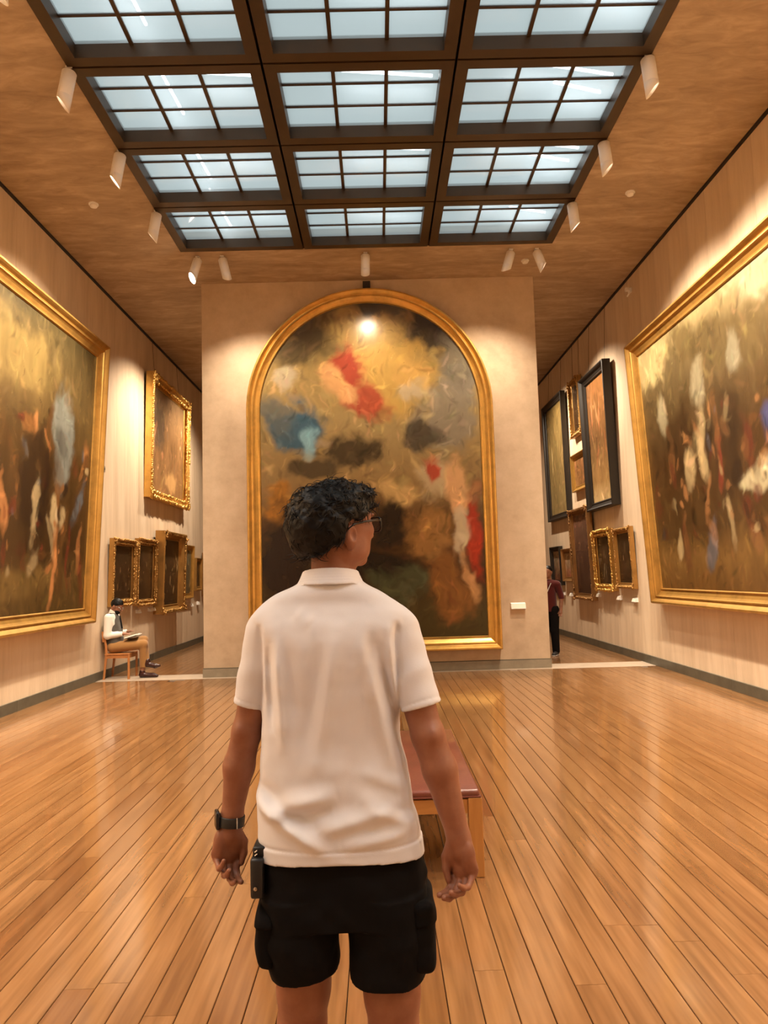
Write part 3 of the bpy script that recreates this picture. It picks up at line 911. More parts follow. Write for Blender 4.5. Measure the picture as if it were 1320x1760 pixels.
# ------------------------------------------------------------------ wall labels and small fittings
m_card = plain('cream_card', (0.80, 0.74, 0.62), 0.5)
def wall_label(wall, a, z, w, label, big=False):
    o = empty('wall_label')
    if wall == 'F':
        o.location = (a, D, z)
    elif wall == 'L':
        o.location = (WL, a, z); o.rotation_euler = (0, 0, math.radians(90))
    else:
        o.location = (WR, a, z); o.rotation_euler = (0, 0, math.radians(-90))
    hh, dd = (0.10, 0.075) if big else (0.075, 0.06)
    MB().add([(-w / 2, 0, 0), (w / 2, 0, 0), (w / 2, 0, hh), (-w / 2, 0, hh), (-w / 2, -dd, 0), (w / 2, -dd, 0), (w / 2, -dd * 0.65, hh * 0.82), (-w / 2, -dd * 0.65, hh * 0.82)],
             [(0, 1, 2, 3), (4, 5, 1, 0), (5, 4, 7, 6), (6, 7, 3, 2), (0, 3, 7, 4), (1, 5, 6, 2)]).build('holder', m_white2, o)
    MB().add([(-w / 2 + 0.004, -dd - 0.001, 0.006), (w / 2 - 0.004, -dd - 0.001, 0.006), (w / 2 - 0.004, -dd * 0.66 - 0.002, hh * 0.79), (-w / 2 + 0.004, -dd * 0.66 - 0.002, hh * 0.79)], [(0, 1, 2, 3)]).build('card', m_card, o)
    tag(o, label, 'label', 'museum wall labels')
wall_label('F', 2.236, 0.95, 0.235, 'wide cream label on the end wall, right of the arched frame', True)
wall_label('R', 14.53, 1.0, 0.16, 'small white label under the glittering gold frame')
wall_label('R', 13.27, 0.985, 0.16, 'small white label under the thin worn gold frame, left one')
wall_label('R', 12.47, 0.975, 0.17, 'small white label nearest the huge right canvas')
wall_label('R', 17.26, 0.965, 0.15, 'tiny label on the right wall beside the standing visitor')
wall_label('R', 16.59, 0.96, 0.15, 'tiny label at the foot of the tall brown picture')
wall_label('L', 13.75, 0.97, 0.17, 'small white label just right of the seated man')
wall_label('L', 14.46, 0.97, 0.17, 'white label left of the deep box frame, first of a pair')
wall_label('L', 14.69, 0.97, 0.17, 'white label touching the deep box frame, second of a pair')
wall_label('L', 17.67, 0.93, 0.13, 'tiny label under the plain pale gold frame on the left wall')
wall_label('L', 18.28, 0.95, 0.13, 'tiny label on the left wall nearest the end wall')

def detector(x, y, label):
    o = empty('smoke_detector', (x, y, H))
    MB().lathe([(0.0, -0.001), (0.062, -0.001), (0.062, -0.018), (0.0, -0.018)], 20).build('base_plate', m_white2, o, False)
    MB().lathe([(0.046, -0.018), (0.050, -0.03), (0.044, -0.046), (0.02, -0.054), (0.0, -0.055)], 20).build('sensor_dome', m_white, o, True)
    tag(o, label, 'detector')
detector(-3.584, 9.158, 'round cream smoke detector on the ceiling, left of the skylight')
detector(3.45, 9.172, 'round cream smoke detector on the ceiling, right of the skylight')
detector(2.47, 11.2, 'small cream detector on the ceiling close to the end wall')
o = empty('wall_sensor', (WR, 11.873, 6.2))
MB().box(-0.05, -0.001, -0.035, 0.035, -0.03, 0.05, 0.008).build('body', m_white2, o)
MB().box(-0.11, -0.045, -0.045, 0.02, -0.01, 0.055, 0.012).build('sensor_head', m_white, o)
MB().tube([(-0.03, 0.02, -0.03), (-0.06, 0.05, -0.08)], 0.013, 8).build('cable_gland', m_white2, o)
tag(o, 'small white motion sensor high on the right wall', 'sensor')
o = empty('wall_switch', (WL, 12.054, 3.44))
MB().box(0.001, 0.02, -0.03, 0.03, -0.05, 0.05, 0.004).build('plate', m_base2, o)
MB().box(0.018, 0.026, -0.014, 0.014, -0.02, 0.02, 0.002).build('rocker', m_base, o)
tag(o, 'little grey plate on the wall right of the huge left canvas', 'switch')

# ------------------------------------------------------------------ bench
def wood(name, c0, c1, stretch, rough=0.4):
    M = Mat(name)
    v = M.coord(stretch)
    t = M.n('ShaderNodeTexNoise', Scale=2.0, Detail=7.0, Roughness=0.65, Distortion=0.3)
    M.l(v, t.inputs['Vector'])
    M.l(M.ramp(t.outputs['Fac'], [(0.3, c0), (0.7, c1)]), M.b.inputs['Base Color'])
    M.set(Roughness=rough)
    return M.m
m_beech = wood('bench_wood_upright', (0.36, 0.15, 0.035), (0.50, 0.23, 0.06), (9, 9, 0.8))
m_beech_h = wood('bench_wood_rail', (0.36, 0.15, 0.035), (0.50, 0.23, 0.06), (0.8, 9, 9))
m_leather = plain('oxblood_leather', (0.16, 0.045, 0.028), 0.30, noise=0.18, nscale=5, bump=0.12, bscale=120, Coat_Weight=0.15)
b = empty('gallery_bench', (0.06, 3.86, 0))
BW2, BL = 0.443, 1.50
for sx in (-1, 1):
    for yy in (0.0, BL - 0.06):
        xa, xb = (BW2 - 0.072, BW2) if sx > 0 else (-BW2, -BW2 + 0.072)
        MB().box(xa, xb, yy, yy + 0.06, 0, 0.395, 0.004).build('leg', m_beech, b)
for yy in (0.012, BL - 0.05):
    MB().box(-BW2 + 0.072, BW2 - 0.072, yy, yy + 0.035, 0.315, 0.388, 0.003).build('end_rail', m_beech_h, b)
for sx in (-1, 1):
    xa, xb = (BW2 - 0.05, BW2 - 0.015) if sx > 0 else (-BW2 + 0.015, -BW2 + 0.05)
    MB().box(xa, xb, 0.06, BL - 0.06, 0.315, 0.388, 0.003).build('side_rail', m_beech_h, b)
MB().box(-BW2 + 0.07, BW2 - 0.07, 0.05, BL - 0.05, 0.355, 0.395).build('seat_board', m_sub, b)
mb = MB()
cush = MB().box(-BW2 + 0.012, BW2 - 0.010, 0.004, BL - 0.004, 0.396, 0.436, 0.014).build('cushion', m_leather, b, True)
MB().box(-BW2 + 0.006, BW2 - 0.004, 0.0, BL, 0.396, 0.405, 0.003).build('piping', m_leather, cush)
tag(b, 'low wooden bench with an oxblood leather cushion in front of the man', 'bench')

# ------------------------------------------------------------------ bodies: distance fields turned into one continuous mesh
class Field:
    def __init__(s, lo, hi, h):
        s.h = h
        s.lo = np.array(lo, float)
        s.n = np.ceil((np.array(hi, float) - s.lo) / h).astype(int) + 1
        s.ax = [(s.lo[i] + h * np.arange(s.n[i])).astype(np.float32) for i in range(3)]
        s.V = np.full(tuple(s.n), 1.0, np.float32)
    def sub(s, lo, hi, pad):
        sl, co = [], []
        for i in range(3):
            a = max(0, int(math.floor((lo[i] - pad - s.lo[i]) / s.h)))
            b = min(s.n[i], int(math.ceil((hi[i] + pad - s.lo[i]) / s.h)) + 1)
            if b <= a: return None, None
            sl.append(slice(a, b))
            sh = [1, 1, 1]; sh[i] = b - a
            co.append(s.ax[i][a:b].reshape(sh))
        return tuple(sl), co
    def add(s, prim, k=0.01):
        fn, lo, hi = prim
        sl, co = s.sub(lo, hi, k + 4 * s.h)
        if sl is None: return s
        s.V[sl] = smin(s.V[sl], fn(*co), k)
        return s
    def cut(s, prim, k=0.004):
        fn, lo, hi = prim
        sl, co = s.sub(lo, hi, k + 4 * s.h)
        if sl is None: return s
        s.V[sl] = -smin(-s.V[sl], fn(*co), k)
        return s
    def mesh(s, name, origin=(0, 0, 0)):
        V = s.V
        neg = V < 0
        a = neg[:-1, :-1, :-1]
        allv = a.copy(); anyv = a.copy()
        for dx in (0, 1):
            for dy in (0, 1):
                for dz in (0, 1):
                    if dx + dy + dz == 0: continue
                    b = neg[dx:V.shape[0] - 1 + dx, dy:V.shape[1] - 1 + dy, dz:V.shape[2] - 1 + dz]
                    allv &= b; anyv |= b
        act = anyv & ~allv
        cid = np.argwhere(act)
        ind = np.full(act.shape, -1, np.int32)
        ind[act] = np.arange(len(cid))
        cor = {}
        for dx in (0, 1):
            for dy in (0, 1):
                for dz in (0, 1):
                    cor[dx, dy, dz] = V[cid[:, 0] + dx, cid[:, 1] + dy, cid[:, 2] + dz].astype(np.float64)
        acc = np.zeros((len(cid), 3)); cnt = np.zeros(len(cid))
        ks = list(cor)
        for p in ks:
            for i in range(3):
                if p[i] == 0:
                    q = list(p); q[i] = 1; q = tuple(q)
                    va, vb = cor[p], cor[q]
                    m = (va < 0) != (vb < 0)
                    t = np.where(m, va / np.where(m, va - vb, 1), 0)
                    for j in range(3):
                        acc[:, j] += np.where(m, p[j] + (t if j == i else 0), 0)
                    cnt += m
        pos = (cid + acc / cnt[:, None]) * s.h + s.lo - np.array(origin)
        quads = []
        for i in range(3):
            sh = [slice(1, -1)] * 3
            sh[i] = slice(0, -1)
            sh2 = [slice(1, -1)] * 3
            sh2[i] = slice(1, None)
            na = neg[tuple(sh)]; nb = neg[tuple(sh2)]
            m = na != nb
            e = np.argwhere(m)
            if len(e) == 0: continue
            off = np.array([1, 1, 1]); off[i] = 0
            e = e + off
            u, w = (i + 1) % 3, (i + 2) % 3
            def cell(du, dw):
                c = e.copy(); c[:, u] -= du; c[:, w] -= dw
                return ind[c[:, 0], c[:, 1], c[:, 2]]
            Q = np.stack([cell(1, 1), cell(0, 1), cell(0, 0), cell(1, 0)], 1)
            fl = ~na[m]
            Q[fl] = Q[fl][:, ::-1]
            quads.append(Q)
        Q = np.concatenate(quads)
        Q = Q[(Q >= 0).all(1)]
        return np_mesh(name, pos, Q), pos

def np_mesh(name, pos, Q):
    me = bpy.data.meshes.new(name)
    me.vertices.add(len(pos))
    me.vertices.foreach_set('co', np.asarray(pos, np.float32).ravel())
    me.loops.add(Q.size)
    me.loops.foreach_set('vertex_index', Q.astype(np.int32).ravel())
    me.polygons.add(len(Q))
    me.polygons.foreach_set('loop_start', np.arange(0, Q.size, Q.shape[1], dtype=np.int32))
    me.polygons.foreach_set('use_smooth', np.ones(len(Q), bool))
    me.update(calc_edges=True)
    me.validate()
    return me

def smin(a, b, k):
    h = np.clip(0.5 + 0.5 * (b - a) / k, 0, 1)
    return b * (1 - h) + a * h - k * h * (1 - h)

def cone(a, b, ra, rb, sq=None):
    """limb segment tapering from ra to rb"""
    a = np.array(a, float); b = np.array(b, float); d = b - a; L2 = float(d @ d)
    def fn(X, Y, Z):
        t = np.clip(((X - a[0]) * d[0] + (Y - a[1]) * d[1] + (Z - a[2]) * d[2]) / L2, 0, 1)
        return np.sqrt((X - a[0] - t * d[0]) ** 2 + (Y - a[1] - t * d[1]) ** 2 + (Z - a[2] - t * d[2]) ** 2) - (ra + (rb - ra) * t)
    r = max(ra, rb)
    return fn, np.minimum(a, b) - r, np.maximum(a, b) + r

def ell(c, r, axes=None):
    c = np.array(c, float); r = np.array(r, float)
    A = np.eye(3) if axes is None else np.array(axes, float)
    def fn(X, Y, Z):
        p = [(X - c[0]) * A[i, 0] + (Y - c[1]) * A[i, 1] + (Z - c[2]) * A[i, 2] for i in range(3)]
        k0 = np.sqrt((p[0] / r[0]) ** 2 + (p[1] / r[1]) ** 2 + (p[2] / r[2]) ** 2) + 1e-6
        k1 = np.sqrt((p[0] / r[0] ** 2) ** 2 + (p[1] / r[1] ** 2) ** 2 + (p[2] / r[2] ** 2) ** 2) + 1e-6
        return k0 * (k0 - 1) / k1
    R = np.sqrt((A.T ** 2 @ r ** 2))
    return fn, c - R, c + R

def loft(sec, n=2.4, disp=None, axis=2, cap=True):
    """sec rows: (z, x_left, x_right, y_back, y_front)"""
    S = np.array(sec, float)
    S = S[np.argsort(S[:, 0])]
    def sm(z, col):
        # smooth (pchip-like) interpolation
        zz = S[:, 0]; vv = S[:, col]
        m = np.gradient(vv, zz)
        i = np.clip(np.searchsorted(zz, z) - 1, 0, len(zz) - 2)
        hh = zz[i + 1] - zz[i]
        t = np.clip((z - zz[i]) / hh, 0, 1)
        return (2 * t ** 3 - 3 * t ** 2 + 1) * vv[i] + (t ** 3 - 2 * t ** 2 + t) * hh * m[i] + (-2 * t ** 3 + 3 * t ** 2) * vv[i + 1] + (t ** 3 - t ** 2) * hh * m[i + 1]
    def fn(X, Y, Z):
        z = Z.ravel()
        xl, xr, yb, yf = (sm(z, c).reshape(Z.shape).astype(np.float32) for c in (1, 2, 3, 4))
        cx, a = (xl + xr) / 2, (xr - xl) / 2
        cy, b = (yb + yf) / 2, (yf - yb) / 2
        q = (np.abs((X - cx) / a) ** n + np.abs((Y - cy) / b) ** n) ** (1 / n)
        d = (q - 1) * np.minimum(a, b)
        if disp is not None:
            d = d - disp(X, Y, Z)
        if cap:
            d = np.maximum(d, np.maximum(S[0, 0] - Z, Z - S[-1, 0]))
        return d
    lo = (S[:, 1].min(), S[:, 3].min(), S[0, 0]); hi = (S[:, 2].max(), S[:, 4].max(), S[-1, 0])
    return fn, np.array(lo), np.array(hi)

def noise3(X, Y, Z, sc, seed):
    x, y, z = X * sc + 500 + 0 * Y * Z, Y * sc + 500 + 0 * X * Z, Z * sc + 500 + 0 * X * Y
    ix, iy, iz = np.floor(x).astype(np.int64), np.floor(y).astype(np.int64), np.floor(z).astype(np.int64)
    fx, fy, fz = x - ix, y - iy, z - iz
    fx, fy, fz = (f * f * (3 - 2 * f) for f in (fx, fy, fz))
    def hsh(a, b, c):
        n = (a * 374761393 + b * 668265263 + c * 2147483647 + seed * 1442695041) & 0x7fffffff
        n = ((n ^ (n >> 13)) * 1274126177) & 0x7fffffff
        return ((n ^ (n >> 16)) & 0xffff) / 65535.0
    def lerp(a, b, t): return a + (b - a) * t
    r = lerp(lerp(lerp(hsh(ix, iy, iz), hsh(ix + 1, iy, iz), fx), lerp(hsh(ix, iy + 1, iz), hsh(ix + 1, iy + 1, iz), fx), fy),
             lerp(lerp(hsh(ix, iy, iz + 1), hsh(ix + 1, iy, iz + 1), fx), lerp(hsh(ix, iy + 1, iz + 1), hsh(ix + 1, iy + 1, iz + 1), fx), fy), fz)
    return (r - 0.5).astype(np.float32)

def hand(F, wrist, t, d, n, curls, spread=0.0, scale=1.0, thumb=None, lat=(0, 0, 0, 0), res_k=0.0022):
    """palm, four jointed fingers and a thumb; t = towards the thumb, d = towards the fingertips, n = out of the palm"""
    W_ = np.array(wrist, float); t, d, n = (np.array(q, float) / np.linalg.norm(q) for q in (t, d, n))
    def P(a, b, c): return W_ + (t * a + d * b + n * c) * scale
    A = np.array([t, d, n])
    s = scale
    F.add(ell(P(0.002, 0.052, -0.001), np.array([0.040, 0.052, 0.0165]) * s, A), 0.012)
    F.add(ell(P(-0.004, 0.075, -0.003), np.array([0.038, 0.026, 0.0135]) * s, A), 0.010)
    F.add(ell(P(0.024, 0.040, 0.009), np.array([0.017, 0.032, 0.015]) * s, A), 0.008)
    F.add(ell(P(-0.023, 0.044, 0.006), np.array([0.014, 0.034, 0.014]) * s, A), 0.008)
    mcp = [(0.028, 0.090, -0.002), (0.0095, 0.096, -0.004), (-0.010, 0.092, -0.003), (-0.0275, 0.084, 0.0)]
    lens = [(0.042, 0.025, 0.019), (0.046, 0.028, 0.020), (0.043, 0.026, 0.019), (0.034, 0.020, 0.017)]
    rad = [0.0095, 0.0098, 0.0092, 0.0080]
    chains = []
    tips = []
    for i in range(4):
        p = P(*mcp[i]); a = 0.0
        r = rad[i] * s
        segs = []
        prev = P(mcp[i][0] * 0.8, mcp[i][1] - 0.03, mcp[i][2])
        segs.append((prev, p, r * 1.05, r * 1.05))
        la = math.radians(lat[i])
        for j in range(3):
            a += math.radians(curls[i][j])
            dirv = (d * math.cos(a) + n * math.sin(a)) * math.cos(la) + t * math.sin(la)
            q = p + dirv * lens[i][j] * s
            segs.append((p, q, r * (1.0 - 0.07 * j), r * (0.93 - 0.09 * j)))
            p = q
        tips.append((p, dirv))
        chains.append(segs)
    if thumb is None:
        thumb = [(0.024, 0.020, 0.006), (0.043, 0.052, 0.014), (0.046, 0.080, 0.020), (0.042, 0.104, 0.025)]
    th = [P(*q) for q in thumb]
    chains.append([(th[0], th[1], 0.0135 * s, 0.0115 * s), (th[1], th[2], 0.0112 * s, 0.0098 * s), (th[2], th[3], 0.0098 * s, 0.0076 * s)])
    for segs in chains:
        lo = np.min([np.minimum(a, b) for a, b, _, _ in segs], 0) - 0.014
        hi = np.max([np.maximum(a, b) for a, b, _, _ in segs], 0) + 0.014
        fns = [cone(*g)[0] for g in segs]
        def fn(X, Y, Z, fns=fns):
            v = fns[0](X, Y, Z)
            for f in fns[1:]:
                v = smin(v, f(X, Y, Z), 0.0035)
            return v
        F.add((fn, lo, hi), res_k)
    return tips

def seg_ridge(ax, az, bx, bz, w, amp, taper=True):
    """soft fold on the back of a garment along a line in x-z"""
    dx, dz = bx - ax, bz - az
    L2 = dx * dx + dz * dz
    def fn(X, Z):
        t = ((X - ax) * dx + (Z - az) * dz) / L2
        tc = np.clip(t, 0, 1)
        d2 = (X - ax - tc * dx) ** 2 + (Z - az - tc * dz) ** 2
        g = amp * np.exp(-d2 / (w * w))
        if taper:
            g = g * np.clip(1.25 - np.abs(2 * tc - 1) ** 2, 0, 1)
        return g
    return fn

# ---- materials of people
def skin(name, col, red):
    M = Mat(name)
    v = M.coord((1, 1, 1))
    t = M.n('ShaderNodeTexNoise', Scale=22.0, Detail=5.0, Roughness=0.6)
    M.l(v, t.inputs['Vector'])
    M.l(M.ramp(t.outputs['Fac'], [(0.3, red), (0.65, col)]), M.b.inputs['Base Color'])
    M.set(Roughness=0.48, Subsurface_Weight=0.08, Subsurface_Scale=0.01)
    M.b.inputs['Subsurface Radius'].default_value = (1.0, 0.35, 0.18)
    return M.m
def cloth(name, col, rough=0.9, weave=900.0, strength=0.15, sheen=0.2):
    M = Mat(name)
    v = M.coord((1, 1, 1))
    t = M.n('ShaderNodeTexNoise', Scale=weave, Detail=2.0)
    M.l(v, t.inputs['Vector'])
    bp = M.n('ShaderNodeBump', Strength=strength, Distance=0.0012)
    M.l(t.outputs['Fac'], bp.inputs['Height'])
    M.l(bp.outputs['Normal'], M.b.inputs['Normal'])
    M.set(Base_Color=col, Roughness=rough, Sheen_Weight=sheen, Specular_IOR_Level=0.15 if sum(col) < 0.1 else 0.4)
    return M.m
m_skin = skin('tanned_skin', (0.285, 0.112, 0.058), (0.225, 0.078, 0.038))
m_skin2 = skin('brown_skin', (0.30, 0.135, 0.075), (0.22, 0.09, 0.05))
m_shirt = cloth('white_pique_cotton', (0.70, 0.695, 0.725), 0.85, 700, 0.22)
m_short = cloth('black_cotton_twill', (0.0045, 0.0036, 0.0036), 0.9, 600, 0.15, 0.0)
m_hair = plain('black_hair', (0.0035, 0.0028, 0.0025), 0.45, bump=0.0, Specular_IOR_Level=0.22)
m_glass_frame = plain('black_acetate', (0.010, 0.010, 0.012), 0.22)
m_watch = plain('dark_rubber_strap', (0.018, 0.017, 0.015), 0.5)
m_steel = plain('brushed_steel', (0.6, 0.58, 0.55), 0.25, metal=1.0)
m_pouch = plain('black_nylon', (0.010, 0.010, 0.011), 0.45)
m_sole = plain('white_rubber_sole', (0.6, 0.58, 0.55), 0.6)
def lens_mat():
    M = Mat('spectacle_lens')
    out = M.nt.nodes['Material Output']
    tp = M.n('ShaderNodeBsdfTransparent'); tp.inputs['Color'].default_value = (0.95, 0.96, 0.97, 1)
    gl = M.n('ShaderNodeBsdfGlossy'); gl.inputs['Roughness'].default_value = 0.02
    m2 = M.n('ShaderNodeMixShader'); m2.inputs[0].default_value = 0.10
    M.l(tp.outputs[0], m2.inputs[1]); M.l(gl.outputs[0], m2.inputs[2])
    M.l(m2.outputs[0], out.inputs['Surface'])
    return M.m
m_lens = lens_mat()

# ------------------------------------------------------------------ the man in the white polo shirt
MAN = np.array([-0.115, 1.85, 0.0])
man = empty('person', tuple(MAN))
tag(man, 'man in white polo shirt and black shorts seen from behind, head turned right', 'person')
HA = math.radians(47)
fd = np.array([math.sin(HA), math.cos(HA), 0.0])       # where he looks
rd = np.array([math.cos(HA), -math.sin(HA), 0.0])      # his right-hand side
ud = np.array([0, 0, 1.0])
HC = np.array([-0.103, 1.862, 1.676])                  # middle of the head
HAX = np.array([fd, rd, ud])
def HP(f, r, u): return HC + fd * f + rd * r + ud * u

def build_man_body():
    F = Field((-0.50, 1.58, -0.01), (0.27, 2.16, 1.80), 0.0032)
    # head
    F.add(ell(HP(-0.008, 0, 0.022), (0.098, 0.076, 0.088), HAX), 0.01)
    F.add(ell(HP(0.032, 0, -0.018), (0.063, 0.066, 0.080), HAX), 0.02)
    F.add(ell(HP(0.038, 0, -0.064), (0.049, 0.053, 0.036), HAX), 0.02)
    F.add(ell(HP(0.077, 0, -0.086), (0.014, 0.020, 0.014), HAX), 0.014)          # chin
    for s in (-1, 1):
        F.add(ell(HP(0.012, s * 0.054, -0.062), (0.036, 0.015, 0.028), HAX), 0.02)   # jaw corner
        F.add(ell(HP(0.058, s * 0.040, -0.010), (0.024, 0.022, 0.018), HAX), 0.016)  # cheek bone
        F.cut(ell(HP(0.097, s * 0.031, 0.012), (0.018, 0.020, 0.013), HAX), 0.010)   # eye socket
        F.add(ell(HP(0.077, s * 0.031, 0.012), (0.0125, 0.0135, 0.0105), HAX), 0.003)  # eye under its lid
        F.add(ell(HP(0.084, s * 0.030, 0.031), (0.010, 0.020, 0.006), HAX), 0.008)   # brow
        # ear: rim, hollow, lobe
        e = HP(-0.020, s * 0.075, -0.028)
        ea = np.array([fd * 0.94 + rd * s * 0.34, rd * s * 0.94 - fd * 0.34, ud])
        F.add(ell(e, (0.0185, 0.0085, 0.030), ea), 0.004)
        F.cut(ell(e + (rd * s * 0.011 + fd * 0.004 + ud * 0.004), (0.010, 0.008, 0.017), ea), 0.003)
        F.add(ell(e + (fd * 0.004 - ud * 0.026 - rd * s * 0.002), (0.009, 0.007, 0.010), ea), 0.005)
    F.add(cone(HP(0.088, 0, 0.018), HP(0.110, 0, -0.018), 0.007, 0.010), 0.010)     # nose
    F.add(ell(HP(0.113, 0, -0.020), (0.010, 0.011, 0.009), HAX), 0.006)
    for s in (-1, 1): F.add(ell(HP(0.099, s * 0.012, -0.024), (0.010, 0.007, 0.007), HAX), 0.005)
    F.add(ell(HP(0.089, 0, -0.047), (0.011, 0.022, 0.0055), HAX), 0.005)            # lips
    F.add(ell(HP(0.087, 0, -0.057), (0.011, 0.019, 0.0060), HAX), 0.005)
    # neck and trunk
    F.add(cone((-0.116, 1.854, 1.49), (-0.112, 1.856, 1.63), 0.056, 0.056), 0.02)
    F.add(cone((-0.205, 1.848, 1.460), (-0.035, 1.848, 1.455), 0.040, 0.040), 0.03)
    F.add(loft([(0.80, -0.26, 0.035, 1.765, 1.935), (0.95, -0.255, 0.03, 1.775, 1.925), (1.12, -0.24, 0.01, 1.785, 1.925), (1.30, -0.255, 0.02, 1.775, 1.935), (1.42, -0.24, 0.005, 1.79, 1.91), (1.47, -0.18, -0.05, 1.81, 1.89)]), 0.03)
    # left arm
    sh, el, wr = (-0.280, 1.850, 1.425), (-0.340, 1.872, 1.168), (-0.379, 1.872, 0.968)
    F.add(cone((-0.262, 1.848, 1.43), sh, 0.046, 0.046), 0.02)
    F.add(cone(sh, el, 0.042, 0.0355), 0.012)
    F.add(ell((-0.343, 1.858, 1.172), (0.030, 0.030, 0.034)), 0.012)
    F.add(cone(el, (-0.361, 1.872, 1.085), 0.0355, 0.0375), 0.012)
    F.add(cone((-0.361, 1.872, 1.085), wr, 0.0375, 0.0255), 0.014)
    F.add(ell((-0.352, 1.842, 1.176), (0.010, 0.012, 0.014)), 0.012)               # elbow point
    F.add(cone(wr, (-0.384, 1.870, 0.925), 0.0262, 0.0270), 0.012)
    lt = hand(F, (-0.386, 1.868, 0.944), (0.90, 0.42, 0.0), (-0.10, -0.06, -1), (0.42, -0.90, 0.0),
              [(30, 42, 24), (40, 48, 26), (54, 56, 30), (64, 60, 32)], scale=0.90, lat=(2, 0, 2, 6),
              thumb=[(0.022, 0.016, 0.006), (0.043, 0.046, 0.010), (0.046, 0.076, 0.012), (0.040, 0.101, 0.016)])
    # right arm, swung a little back
    sh, el, wr = (0.045, 1.840, 1.415), (0.108, 1.795, 1.163), (0.171, 1.768, 0.935)
    F.add(cone((0.028, 1.842, 1.42), sh, 0.046, 0.047), 0.02)
    F.add(cone(sh, el, 0.045, 0.0385), 0.012)
    F.add(ell((0.114, 1.784, 1.166), (0.033, 0.033, 0.036)), 0.012)
    F.add(cone(el, (0.134, 1.785, 1.085), 0.039, 0.0405), 0.012)
    F.add(cone((0.134, 1.785, 1.085), wr, 0.0405, 0.0265), 0.014)
    F.add(ell((0.118, 1.760, 1.168), (0.011, 0.012, 0.015)), 0.012)
    F.add(cone(wr, (0.177, 1.764, 0.908), 0.0268, 0.0275), 0.012)
    rt = hand(F, (0.172, 1.764, 0.936), (-0.76, 0.65, 0.0), (0.10, -0.05, -1), (-0.65, -0.76, 0.0),
              [(46, 34, 20), (50, 38, 22), (54, 42, 24), (56, 46, 26)], scale=0.95, lat=(0, 0, 0, 0),
              thumb=[(0.022, 0.018, 0.006), (0.036, 0.050, 0.016), (0.036, 0.078, 0.022), (0.030, 0.102, 0.026)])
    # legs, left foot a little ahead
    F.add(cone((-0.190, 1.850, 0.86), (-0.208, 1.862, 0.56), 0.090, 0.062), 0.02)
    F.add(cone((-0.208, 1.862, 0.56), (-0.214, 1.868, 0.47), 0.062, 0.0565), 0.02)
    F.add(cone((-0.214, 1.868, 0.47), (-0.214, 1.852, 0.34), 0.0565, 0.056), 0.02)
    F.add(cone((-0.214, 1.852, 0.34), (-0.208, 1.870, 0.10), 0.056, 0.036), 0.02)
    F.add(ell((-0.214, 1.83, 0.35), (0.045, 0.045, 0.09)), 0.02)
    F.add(cone((-0.208, 1.872, 0.085), (-0.210, 1.985, 0.045), 0.038, 0.032), 0.02)
    F.add(cone((-0.015, 1.845, 0.86), (0.006, 1.828, 0.56), 0.090, 0.064), 0.02)
    F.add(cone((0.006, 1.828, 0.56), (0.008, 1.822, 0.47), 0.064, 0.0575), 0.02)
    F.add(cone((0.008, 1.822, 0.47), (0.008, 1.79, 0.34), 0.0575, 0.057), 0.02)
    F.add(cone((0.008, 1.79, 0.34), (0.004, 1.78, 0.10), 0.057, 0.037), 0.02)
    F.add(ell((0.008, 1.770, 0.35), (0.046, 0.046, 0.09)), 0.02)
    F.add(cone((0.004, 1.782, 0.085), (0.006, 1.895, 0.045), 0.038, 0.032), 0.02)
    me, pos = F.mesh('body', MAN)
    link('body', me, m_skin, man)
    return lt, rt
build_man_body()

